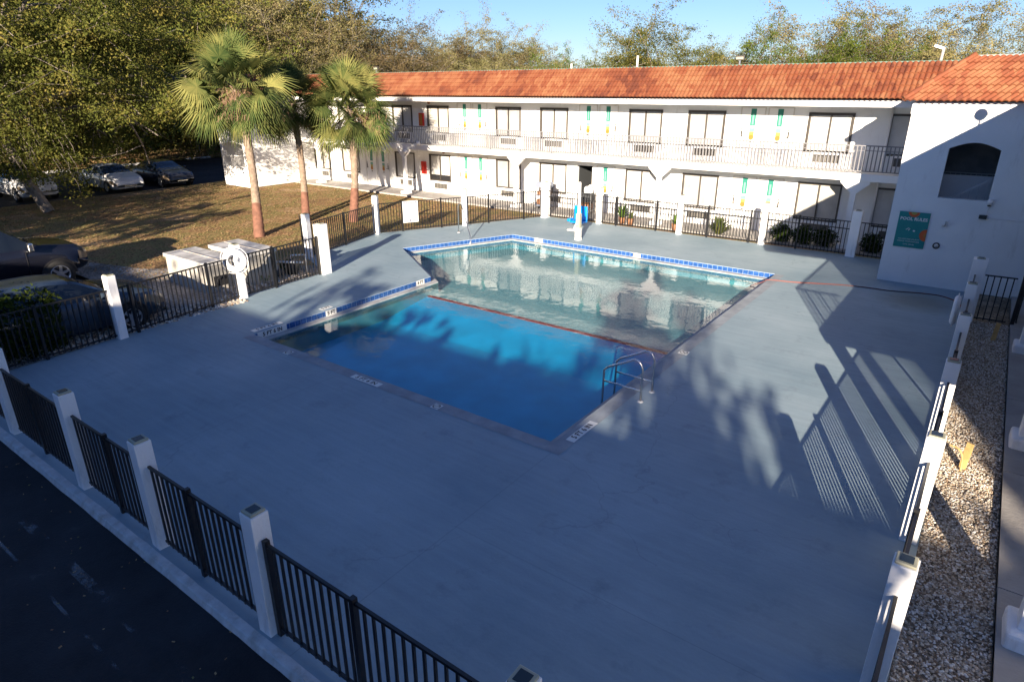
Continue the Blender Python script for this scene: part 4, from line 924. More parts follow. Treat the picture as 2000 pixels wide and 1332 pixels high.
def tree_mesh(seed, h, spread, leafm, per=22, size=.17, rad=.45, levels=4, kids=(5,4,3,3), trunk=.28, r0=.28, lean=(0,0), up=.5, droop=0., flat=.6, drop=0., tipf=None, extra=()):
    rg=np.random.default_rng(seed); segs,tips=grow(rg,(0,0,0),h,spread,lean,levels,r0,trunk,kids,up,droop)
    zm=sorted(q.z for q in tips)[int(len(tips)*.975)]; kf=h/zm; segs=[([q*kf for q in pts],[a_*min(kf,1.3) for a_ in rr_],lv) for pts,rr_,lv in segs]; tips=[q*kf for q in tips]
    if tipf: tips=[q for q in tips if tipf(q)]; segs=[g_ for g_ in segs if g_[2]<3 or tipf(g_[0][-1])]
    tips=tips+[Vector(e) for e in extra]
    t=MB(); br=MB()
    for e in extra: e=Vector(e); br.tube([e+Vector((-.3,-.1,.9)),e+Vector((-.05,0,.4)),e],[.02,.012,.008],3,cap=False)
    for pts,rr_,lv in segs: (t if lv==0 else br).tube(pts,[max(q,.02) for q in rr_],7 if lv<2 else 4 if lv<3 else 3,cap=False)
    tp=np.array([tuple(q) for q in tips]); keep=rg.uniform(0,1,len(tp))>drop; tp=tp[keep]
    v=leaves(tp,rg.uniform(.5,1.3,len(tp))*rad,per,size,rg,flat); f=np.arange(len(v)).reshape(-1,4)
    return t,br,v,f,(h, np.abs(tp[:,:2]).max())
TM={}
def tree_proto(key, **k):
    lm=k.pop('leafm'); t,br,v,f,ext=tree_mesh(leafm=lm,**k)
    e=bpy.data.objects.new('proto',None)
    a=t.build('trunk',M['bark'],None,smooth=True); b=br.build('branches',M['bark'],None,smooth=True); c_=fast_mesh('crown',v,f,M[lm])
    TM[key]=(a.data,b.data,c_.data,ext)
    for q in (a,b,c_): bpy.data.objects.remove(q)
def tree(name,key,x,y,h,label,group,rz=0,sx=1.,z=0.,cat='tree'):
    A,B,Cc,ext=TM[key]; s=h/ext[0]; t=thing(name,label,cat,(x,y,z),rz,group); t.scale=(s*sx,s*sx,s)
    for nm,me in (('trunk',A),('branches',B),('crown',Cc)): q=bpy.data.objects.new(nm,me); C.objects.link(q); q.parent=t
    return t
tree_proto('oakA',seed=11,h=14,spread=1.0,leafm='oak',per=44,size=.12,rad=.46,kids=(7,6,4,3),trunk=.25)
tree_proto('oakB',seed=12,h=14,spread=1.1,leafm='oak',per=44,size=.12,rad=.48,kids=(7,6,4,3),trunk=.2)
tree_proto('oakC',seed=17,h=14,spread=.95,leafm='oak',per=44,size=.12,rad=.5,kids=(8,6,4,3),trunk=.38)
tree_proto('dry',seed=13,h=14,spread=.8,leafm='oakdry',per=34,size=.10,rad=.38,kids=(7,6,5,3),trunk=.2)
tree_proto('dry2',seed=16,h=14,spread=.95,leafm='oakdry',per=34,size=.10,rad=.38,kids=(8,6,4,3),trunk=.2)
tree_proto('dense',seed=18,h=14,spread=1.1,leafm='oak',per=50,size=.115,rad=.55,kids=(9,6,4,3),trunk=.14,up=.6)
tree_proto('densedry',seed=19,h=14,spread=1.15,leafm='oakdry',per=50,size=.105,rad=.52,kids=(9,6,4,3),trunk=.14,up=.5)
tree_proto('lobe',seed=23,h=14,spread=1.1,leafm='oak',per=44,size=.34,rad=.6,kids=(8,6,4,3),trunk=.2,up=.5)
tree_proto('shade',seed=22,h=14,spread=1.1,leafm='oak',per=16,size=.34,rad=.55,kids=(8,6,4,3),trunk=.2,up=.5)
tree_proto('fresh',seed=14,h=12,spread=.8,leafm='fresh',per=52,size=.11,rad=.48,kids=(8,5,4,3),trunk=.15)
tree_proto('bush',seed=15,h=3,spread=1.2,leafm='fresh',per=50,size=.12,rad=.35,kids=(6,4,3),levels=3,trunk=.08,r0=.06)
F_=1254.08
def ray(px,py):
    d=_f+_r2*((px-1000)/F_)-_u2*((py-666)/F_); return d
def at_dist(px, dist):   # ground point below pixel column px at horizontal distance
    d=ray(px,172); k=dist/math.hypot(d.x,d.y); return d.x*k, d.y*k
def h_for(px,py,dist):
    d=ray(px,py); return CAM_H+d.z*dist/math.hypot(d.x,d.y)
rt=random.Random(21)
# trees beyond the parking lot, left half
ORD=['first','second','third','fourth','fifth','sixth','seventh','eighth','ninth','tenth','eleventh','twelfth','thirteenth','fourteenth','fifteenth']
LT=[ # px, top py, dist, kind, label
 (30,-60,80,'oakC','tall green oak behind the parking lot at the far left edge'),
 (130,-50,84,'oakB','broad oak behind the parking lot, second from the left edge'),
 (205,-70,68,'oakC','oak with a bare reddish trunk on the verge behind the white sedan'),
 (300,-40,82,'oakC','yellowish oak behind the dark sedan'),
 (370,-30,85,'oakA','oak rising directly behind the tallest palm'),
 (440,-20,88,'dry','thin crowned oak behind the right side of the tallest palm'),
 (520,-5,84,'dry2','thin brown oak between the tallest and the dark palm'),
 (600,10,80,'dry','thin brown oak above the dark middle palm'),
 (670,2,86,'dry2','tall airy oak behind the right palm'),
 (730,35,78,'densedry','brown oak above the left end of the tiled roof'),
 (790,38,88,'dry2','wispy oak over the roof, third from its left end'),
 (850,42,92,'densedry','wispy oak over the roof, left of centre'),
 (920,52,90,'densedry','wispy low oak over the roof centre left'),
 (975,45,96,'dry','wispy oak peak near the centre of the skyline'),
 (1030,84,92,'densedry','low brown oak left of the bright green tree'),
 (1000,96,70,'densedry','low brown thicket tree just over the roof centre'),
 (1105,95,76,'fresh','small bright green tree above the roof centre'),
 (1150,100,90,'dry','small dull tree beside the bright green one'),
 (1262,24,66,'dense','large rounded oak standing alone above the roof'),
 (1200,88,78,'dense','sparse tree on the left flank of the lone rounded oak'),
 (1360,78,76,'dense','sparse tree on the right flank of the lone rounded oak'),
 (1440,128,90,'oakB','low distant tree in the skyline gap'),
 (1505,60,62,'fresh','left spur tree of the right hand grove'),
 (1590,42,66,'densedry','sparse wide tree in the middle of the right hand grove'),
 (1560,88,56,'fresh','bright green tree low in the right hand grove'),
 (1665,62,60,'fresh','green tree with pale branches in the right hand grove'),
 (1730,2,70,'densedry','tallest brown feathery tree of the right hand grove'),
 (1795,18,74,'densedry','brown feathery tree right of the tallest one'),
 (1862,92,70,'dense','small reddish green tree near the roof hip'),
 (1925,100,84,'densedry','last small tree on the right skyline')]
for i,(px,py,ds,k,L) in enumerate(LT):
    if px>560: py=py+6
    x,y=at_dist(px,ds); wide=1.0 if px<560 else 1.12
    if k=='fresh': wide=.9
    if px in (1200,1360,1440,1505,1862,1925): wide=.72
    tree('oak_tree' if k!='fresh' else 'green_tree',k,x,y,h_for(px,py+(0 if px<560 else 22),ds)*(1 if px<560 else .95),L,'trees on the skyline',rt.uniform(0,6.28),wide*rt.uniform(.9,1.1),z=-.3)
# filling trees and thicket behind the left lot
for i in range(9):
    px=-60+i*72; ds=rt.uniform(90,105); x,y=at_dist(px,ds)
    tree('oak_tree','oakB',x,y,rt.uniform(15,18),ORD[i]+' from the left among the dark oaks deep behind the parking lot','second row of oaks behind the parking lot',rt.uniform(0,6.28),1.2,z=-.3)
bushL=[]
for i in range(15):
    px=-30+i*34; ds=rt.uniform(80,86); x,y=at_dist(px,ds)
    tree('undergrowth_bush','bush',x,y,rt.uniform(2.4,3.8),ORD[i]+' from the left of the shaded bushes at the foot of the oaks','undergrowth bushes along the wood edge',rt.uniform(0,6.28),1.3,z=-.3,cat='bush')
# leaning tree close on the left
_re=random.Random(44); EX=[]
for _k in range(130):
    _r=_re.uniform(-3.2,2.0); _d=_re.uniform(.3,2.6); _z=_re.uniform(.7,5.2) if _re.random()<.75 else _re.uniform(2.5,5.5)
    if _z<1.6 and _r<.3: continue
    EX.append((.8*_r+.95*_d,.59*_r-.31*_d,_z))
tree_proto('lean',extra=EX,seed=31,h=12,spread=1.25,leafm='oak',per=84,size=.07,rad=.40,kids=(8,6,4,3),trunk=.38,r0=.2,lean=(-.35,-.35),up=.35,droop=.03,tipf=lambda q:(q.z>4.6+.5*math.sin(q.x*2) or (q.y+.75*q.x)<1.2) and (q.z>1.2))
tree('leaning_oak','lean',-35.9,11.6,12.0,'leaning oak on the lawn whose branches hang over the white sedan','oaks',0,1.0,z=-.05)
tree_proto('near',seed=36,h=12,spread=1.3,leafm='oak',per=44,size=.10,rad=.5,kids=(7,5,4,3),trunk=.3,r0=.3,lean=(.1,.05),up=.3,droop=.05)
tree('oak_tree','near',-33,-9,9.5,'unseen oak out of view on the left, placed to shade the parking lot','oaks',1.0,1.3,z=-.05)  # out-of-frame oak, placed there to throw shade across the parking lot
# trees behind the camera: they throw the long soft shade over the near deck
for i,(tx,ty,h) in enumerate(((-45,17,17),(-27,3.0,16),(-21,9.5,16.5),(-16.5,12.0,15.5),(-11.5,13.5,16),(-7.6,13.8,15.5),(-4.1,18.0,16.5))):
    k=h/.268; tree('oak_tree','shade' if i<6 else 'lobe',tx+.392*k,ty-.92*k,h*(.72 if i<6 else .76),ORD[i]+' oak of the row standing behind the viewer','row of oaks behind the viewer',rt.uniform(0,6.28),1.15 if i<6 else .54,z=-.3)
rb = thing('rear_shade_block','unseen white block added behind the viewer to shade the near deck','building')  # unseen block, added to keep the sun off the near deck
mb=MB(); mb.box(-60,22,-30,-18.6,-.3,6.4); mb.build('wall',M['stucco'],rb)
mb=MB(); mb.add([(-60.5,-18.0,6.4),(22.5,-18.0,6.4),(22.5,-19.6,8.25),(-60.5,-19.6,8.25),(-60.5,-30.6,6.4),(22.5,-30.6,6.4),(22.5,-29,8.25),(-60.5,-29,8.25)],[(0,1,2,3),(5,4,7,6),(3,2,6,7),(0,3,7,4),(1,5,6,2),(0,4,5,1)]); mb.build('roof',M['tile'],rb)
for k in range(11):
    for z in (.9,3.4): mb=MB(); mb.box(-56+k*7,-54.5+k*7,-18.6,-18.56,z,z+1.3); mb.build('window',M['glassy'],rb)
# utility pole
t = thing('utility_pole','pale wooden utility pole at the edge of the wood','pole',(-59.7,32.3,0)); mb=MB(); mb.tube([(0,0,-.3),(-.3,.1,7.5)],[.16,.12],10); mb.build('shaft',mat('pole_wood',(.38,.33,.26),.9,var=.2),t,smooth=True)

# sabal palms
def frond(rg, V, F, base, d, Lp, Lf, droop):
    d=Vector(d).normalized(); side=d.cross(Vector((0,0,1)))
    if side.length<.1: side=Vector((1,0,0))
    side.normalize(); up0=side.cross(d).normalized(); ro=rg.uniform(-1.0,1.0); side=(side*math.cos(ro)+up0*math.sin(ro)).normalized()
    p0=Vector(base); p1=p0+d*Lp*.5; p2=p0+d*Lp+Vector((0,0,-Lp*.12*droop))
    w=.022
    for a,b in ((p0,p1),(p1,p2)):
        i=len(V); V+= [a-side*w,a+side*w,b+side*w,b-side*w]; F.append((i,i+1,i+2,i+3))
    dd=(p2-p1).normalized(); up=side.cross(dd).normalized(); n=38
    for k in range(n):
        a=(k/(n-1)-.5)*math.radians(270); ln=Lf*(.62+.38*math.cos(a*.62))*rg.uniform(.88,1.08)
        dir_=(dd*math.cos(a)+side*math.sin(a)).normalized(); fold=abs(math.sin(a))*.35
        m1=p2+dir_*ln*.5+up*(fold*.12*ln); tip=p2+dir_*ln+Vector((0,0,-ln*(.07+.36*droop*rg.uniform(.6,1.3))))
        wv=dir_.cross(up).normalized()*.0175*Lf*1.35
        i=len(V); V+=[p2-wv*.25,p2+wv*.25,m1+wv,m1-wv,tip]; F.append((i,i+1,i+2,i+3)); F.append((i+3,i+2,i+4,i+4))
def palm(x,y,top,h_tr,r,label,seed,nf=44,scale=1.,paint=1.1):
    rg=random.Random(seed); t=thing('palm_tree',label,'palm tree',(x,y,0),0,'palm trees on the lawn'); T=Vector(top)-Vector((x,y,0))
    def P(u): return Vector((T.x*(u**.8),T.y*(u**.8),T.z*u))+Vector((.12*math.sin(u*3.1),.1*math.sin(u*2.6),0))
    n=46; pts=[P(k/n) for k in range(n+1)]; rd=[r*(1.25-.35*min(1,k/n*3))*(1+.045*((k%2)*2-1)) for k in range(n+1)]
    kp=next(i for i,p in enumerate(pts) if p.z>paint)
    mb=MB(); mb.tube(pts[kp:],rd[kp:],14,cap=False); mb.build('trunk',M['palmbark'],t,smooth=True)
    pts[0].z-=.1; mb=MB(); mb.tube(pts[:kp+1],[q*1.02 for q in rd[:kp+1]],14,cap=False); mb.build('painted_base',M['palmpaint'],t,smooth=True)
    top_=pts[-1]; mb=MB()
    for k in range(40):   # old boots below the crown
        a=rg.uniform(0,6.28); zz=-rg.uniform(0,.55); o_=top_+Vector((math.cos(a)*r*.9,math.sin(a)*r*.9,zz)); mb.bar(o_,o_+Vector((math.cos(a)*.12,math.sin(a)*.12,.16)),.05,.02)
    mb.build('frond_boots',M['palmbark'],t)
    V=[];F=[]
    for k in range(nf):
        el=math.radians(84-134*((k+.5)/nf)**.95+rg.uniform(-11,11)); az=k*2.39996+rg.uniform(-.3,.3)
        d=(math.cos(az)*math.cos(el),math.sin(az)*math.cos(el),math.sin(el)); dr=.1+.6*(1-max(0,math.sin(el)))
        frond(rg,V,F,top_+Vector((0,0,.05*k/nf)),d,rg.uniform(.95,1.25)*scale,rg.uniform(.82,1.02)*scale,dr)
    cb=MB(); cb.v=[tuple(v) for v in V]; cb.f=[f if f[2]!=f[3] else f[:3] for f in F]; cb.f=[(f[0],f[1],f[2]) if len(f)==4 and f[2]==f[3] else f for f in cb.f]; cb.m=[0]*len(cb.f)
    cb.build('crown',M['palm'],t)
    V=[];F=[]
    for k in range(7):    # dead seed stalks
        az=rg.uniform(0,6.28); d=Vector((math.cos(az),math.sin(az),.1)); o_=top_+d*.25*scale
        for j in range(230):
            q=o_+d*rg.uniform(.2,1.15)*scale+Vector((rg.gauss(0,.17),rg.gauss(0,.17),-rg.uniform(.0,.95)*scale)); e=q+Vector((rg.gauss(0,.09),rg.gauss(0,.09),-rg.uniform(.08,.25)))
            s_=Vector((rg.uniform(-1,1),rg.uniform(-1,1),0)).normalized()*.007; i=len(V); V+=[q-s_,q+s_,e+s_,e-s_]; F.append((i,i+1,i+2,i+3))
    cb=MB(); cb.add(V,F); cb.build('seed_stalks',M['deadpalm'],t)
    return t
palm(-22.92,14.27,(-24.75,15.3,5.35),5,.17,'tallest palm with red painted trunk base, left of the other two',1,nf=60,scale=1.22,paint=1.15)
palm(-23.97,17.27,(-25.55,18.3,4.75),4,.15,'narrow dark palm in the middle with red painted base',2,nf=54,scale=1.0,paint=1.1)
palm(-22.29,18.48,(-23.5,19.75,4.55),4.4,.17,'right palm in front of the motel with red painted base',3,nf=64,scale=1.16,paint=1.2)

# hedges and shrubs
def shrub(name,label,box,n,size,mt,seed,grp=None,cat='shrub',stem=True,ell=True):
    rg=np.random.default_rng(seed); x0,x1,y0,y1,z0,z1=box; c_=np.array([(x0+x1)/2,(y0+y1)/2,(z0+z1)/2]); h_=np.array([(x1-x0)/2,(y1-y0)/2,(z1-z0)/2])
    u=rg.normal(0,1,(n,3)); u/=np.linalg.norm(u,axis=1)[:,None]; rr_=rg.uniform(.45,1.05,n)[:,None]
    if not ell: u/=np.abs(u).max(1)[:,None]; rr_=rg.uniform(.6,1.03,n)[:,None]
    v=leaves(u*rr_*h_,np.full(n,size*.6),2,size,rg,1.,.45); v[:,2]=np.maximum(v[:,2],-h_[2]+.01)
    t=thing(name,label,cat,(c_[0],c_[1],z0),0,grp); v[:,2]+=h_[2]; o=fast_mesh('foliage',v,np.arange(len(v)).reshape(-1,4),M[mt],t)
    mb=MB(); rg2=random.Random(seed)
    for k in range(8):
        a=rg2.uniform(-.5,.5)*h_[0]*2*.6; b=rg2.uniform(-.5,.5)*h_[1]*2*.6; mb.tube([(a,b,-.05),(a*1.2,b*1.2,h_[2]*1.4)],[.018,.008],5)
    mb.build('stems',M['bark'],t); return t
shrub('clipped_hedge','dark clipped hedge outside the left fence beside the wagon',(-17.3,-15.75,1.2,4.85,-.1,1.38),9000,.06,'hedge',1,cat='hedge',ell=False)
for i,(x,w_,L) in enumerate(((-6.0,.75,'round green shrub at the left of the shaded bed'),(-5.25,.8,'broad green shrub in the middle of the shaded bed'),(-4.5,.8,'green shrub left of the thick shaded pillar'),(-3.0,.7,'dark green shrub in the corner beside the pool rules wall'))):
    shrub('round_shrub',L,(x-w_/2,x+w_/2,24.75,25.35,0,.72),620,.055,'hedge',40+i,'shrubs along the shaded motel front')
def spiky(name,label,x,y,h,n,seed,mt='fresh',pot=None):
    t=thing(name,label,'plant',(x,y,.04),0,None); rg=random.Random(seed); V=[];F=[]
    for k in range(n):
        az=rg.uniform(0,6.28); el=rg.uniform(.5,1.45); L=h*rg.uniform(.6,1.05); d=Vector((math.cos(az)*math.cos(el),math.sin(az)*math.cos(el),math.sin(el))); b=Vector((rg.uniform(-.08,.08),rg.uniform(-.08,.08),.25 if pot else 0))
        s_=d.cross(Vector((0,0,1))).normalized()*.035*h/.8; m_=b+d*L*.55; e=b+d*L+Vector((0,0,-.12*L)); i=len(V); V+=[b-s_*.3,b+s_*.3,m_+s_,m_-s_,e]; F.append((i,i+1,i+2,i+3)); F.append((i+3,i+2,i+4))
    mb=MB(); mb.add(V,F); mb.build('foliage',M[mt],t)
    if pot: mb=MB(); mb.lathe([(0,0),(.12,0),(.16,.26),(.14,.26),(.13,.2),(0,.2)],n=16); mb.build('pot',M['brown'],t,smooth=True)
spiky('potted_plant','potted green plant right of the lift, taller one',-12.45,24.75,.75,40,1,'fresh',True)
spiky('potted_plant','small yellow green potted plant beside the taller one',-12.05,24.7,.5,36,2,'palm',True)
spiky('potted_plant','potted plant standing left of the fourth back pillar',-10.05,24.72,.6,36,3,'fresh',True)
spiky('yellow_shrub','yellow green leafy shrub behind the back fence',-8.35,24.95,.85,150,4,'palm')
shrub('weed_clump','green weeds by the equipment outside the left fence',(-17.5,-16.9,10.2,10.9,-.02,.35),260,.05,'fresh',61)
shrub('weed_clump','low weeds right of the white boxes',(-17.7,-17.1,11.4,12.1,-.02,.4),260,.05,'hedge',62)

# ------------------------------------------------------------ equipment outside the left fence
def slab_box(label,x0,x1,y0,y1,h,rz=0,op=False):
    t=thing('equipment_box',label,'utility box',((x0+x1)/2,(y0+y1)/2,0),rz,'white pool equipment enclosures'); w_,d_=(x1-x0)/2,(y1-y0)/2
    mb=MB(); mb.box(-w_,w_,-d_,d_,-.05,h-.12); mb.build('body',M['boxwhite'],t,bevel=.02)
    mb=MB(); mb.box(-w_-.04,w_+.04,-d_-.04,d_+.04,h-.12,h); mb.build('lid',M['boxlid'],t,bevel=.015)
    mb=MB(); mb.box(-w_*.95,w_*.95,-.02,.02,h,h+.02); mb.build('lid_seam',M['concrete'],t)
    if op:
        mb=MB(); mb.box(w_,w_+.012,-.25,.15,.12,.42); mb.build('opening',M['dark'],t)
        mb=MB(); mb.tube([(w_+.05,-.2,.1),(w_+.05,-.15,.35),(w_+.3,.2,.5),(w_+.5,.5,.1)],.02,6); mb.build('cable',M['black'],t)
M['boxwhite']=mat('box_white',(.42,.40,.36),.8,var=.12,scale=2.5); M['boxlid']=mat('box_lid',(.50,.49,.47),.8,var=.3,scale=3)
slab_box('left white equipment box with a stained lid',-19.5,-17.35,8.95,9.9,.86,0,True)
slab_box('right white equipment box with the higher lid',-18.9,-16.95,10.05,11.0,.98,0)
t=thing('pool_pump','dark pool pump with white pipe right of the equipment boxes','pump',(-17.1,11.6,0))
mb=MB(); mb.lathe([(0,0),(.16,0),(.18,.1),(.16,.42),(0,.48)],n=16); mb.build('filter_tank',M['black'],t,smooth=True)
mb=MB(); mb.lathe([(0,-.25),(.11,-.25),(.11,.1),(0,.12)],(.1,-.5,.18),12,axis='y'); mb.build('motor',M['bagdark'],t,smooth=True)
mb=MB(); mb.tube([(-.3,-.5,.45),(.45,.1,.42)],.035,8); mb.tube([(.0,0,.46),(.0,0,.6),(.3,.3,.6),(.3,.3,.05)],.03,8); mb.build('pipe',M['trim'],t,smooth=True)

# housekeeping things near the open door
t=thing('housekeeping_cart','grey blue housekeeping cart left of the open doorway','cart',(-17.0,25.6,.06))
mb=MB(); mb.box(-.38,.38,-.25,.25,.15,.22); mb.box(-.38,.38,-.25,.25,.62,.66); 
for sx in (-.36,.36):
    for sy in (-.23,.23): mb.bar((sx,sy,.15),(sx,sy,1.05),.035)
mb.build('frame',M['cart'],t)
mb=MB(); mb.box(-.36,.36,-.23,.23,1.0,1.25); mb.build('top_bin',M['cart'],t,bevel=.03)
mb=MB(); mb.box(-.33,.1,-.2,.2,.22,.45); mb.box(-.3,.3,-.2,.2,.66,.85); mb.build('linen_stack',M['brown'],t,bevel=.03)
mb=MB(); mb.box(.12,.3,-.22,.1,.66,.95); mb.build('bottle_caddy',M['linen'],t,bevel=.03)
for sx in (-.3,.3): mb=MB(); mb.lathe([(0,-.03),(.07,-.03),(.07,.03),(0,.03)],(sx,0,.07),12,axis='y'); mb.build('wheel',M['rubber'],t)
t=thing('linen_trolley','trolley heaped with white linen in front of the open doorway','trolley',(-14.85,25.9,.06))
mb=MB(); mb.box(-.3,.3,-.22,.22,.12,.16)
for sx in (-.29,.29):
    for sy in (-.21,.21): mb.bar((sx,sy,.1),(sx,sy,.95),.03)
mb.build('frame',M['steel'],t)
mb=MB(); mb.box(-.27,.27,-.2,.2,.5,.92); mb.build('bag',M['bagdark'],t,bevel=.05)
mb=MB(); mb.box(-.26,.22,-.19,.19,.16,.46); mb.build('lower_load',M['brown'],t,bevel=.05)
bm=bmesh.new(); bmesh.ops.create_icosphere(bm,subdivisions=3,radius=.19); rg=np.random.default_rng(9)
for v in bm.verts: v.co=Vector((v.co.x*1.1+.05+v.co.z*.35,v.co.y*.8,v.co.z*1.25+1.02))+Vector((math.sin(v.co.z*23+v.co.x*19)*.035,math.sin(v.co.x*21)*.03,math.sin(v.co.x*27)*.035))
me=bpy.data.meshes.new('linen_heap'); bm.to_mesh(me); bm.free(); me.materials.append(M['linen']); o=bpy.data.objects.new('linen_heap',me); C.objects.link(o); o.parent=t

# hose, stakes
t=thing('garden_hose','long hose lying across the deck from pool corner to right fence','hose')
hp=[(-5.3,19.3,-.16),(-5.0,19.55,-.05),(-4.85,19.62,.02),(-4.2,19.8,.015),(-3.05,20.3,.015),(-2.4,20.45,.015),(-1.74,20.5,.015),(-1.0,20.75,.015),(-.5,20.75,.015),(-.1,20.3,.015),(.0,19.6,.015)]
def smooth_path(P,n=6):
    P=[Vector(p) for p in P]; out=[]
    for i in range(len(P)-1):
        a,b,c_,d_=P[max(i-1,0)],P[i],P[i+1],P[min(i+2,len(P)-1)]
        for k in range(n):
            u=k/n; out.append(.5*((2*b)+(c_-a)*u+(2*a-5*b+4*c_-d_)*u*u+(3*b-a-3*c_+d_)*u**3))
    return out+[P[-1]]
mb=MB(); mb.tube(smooth_path(hp),.014,8); mb.build('hose_line',M['hose'],t,smooth=True)
def stake(x,y,label,lean,hose=True):
    t=thing('wooden_stake',label,'stake',(x,y,-.02),0,'wooden stakes in the gravel')
    mb=MB(); mb.bar((0,0,-.05),(lean[0],lean[1],.42),.09,.035); mb.build('board',M['wood'],t)
    if hose: mb=MB(); mb.tube(smooth_path([(-.22,.08,.3),(-.1,.02,.3),(-.03,-.03,.2),(-.01,-.1,.0)]),.014,8); mb.build('pipe',M['wood'],t,smooth=True)
stake(.52,10.85,'sunlit yellow wooden stake with bent pipe in the gravel',(.03,.06))
stake(.72,17.6,'shaded wooden stake in the gravel by the cross fence',(.03,.05),False)
# wheel stops
ws=None
for i,(x,y,rz,L) in enumerate(((-53.9,23.4,1.57,'long white wheel stop behind the white sedan'),(-54.3,29.2,1.5,'white wheel stop nearest the utility pole'),(-53.7,18.2,1.57,'short white wheel stop at the left, seen through leaves'))):
    t=thing('wheel_stop',L,'wheel stop',(x,y,-.08),rz,'white concrete wheel stops')
    mb=MB(); mb.add([(-1.1,-.09,0),(1.1,-.09,0),(1.1,.09,0),(-1.1,.09,0),(-1.05,-.05,.14),(1.05,-.05,.14),(1.05,.05,.14),(-1.05,.05,.14)],[(4,5,6,7),(0,1,5,4),(1,2,6,5),(2,3,7,6),(3,0,4,7)]); mb.build('bar',M['concrete'] if 0 else M['trim'],t)
g=MB()
for y in (17.9+.2, 20.8): g.box(-44.5,-39.6,y-.05,y+.05,-.08,-.074)
g.box(-39.62,-39.5,9,25,-.08,-.07); struct(g.build('parking_lines', M['worn']))

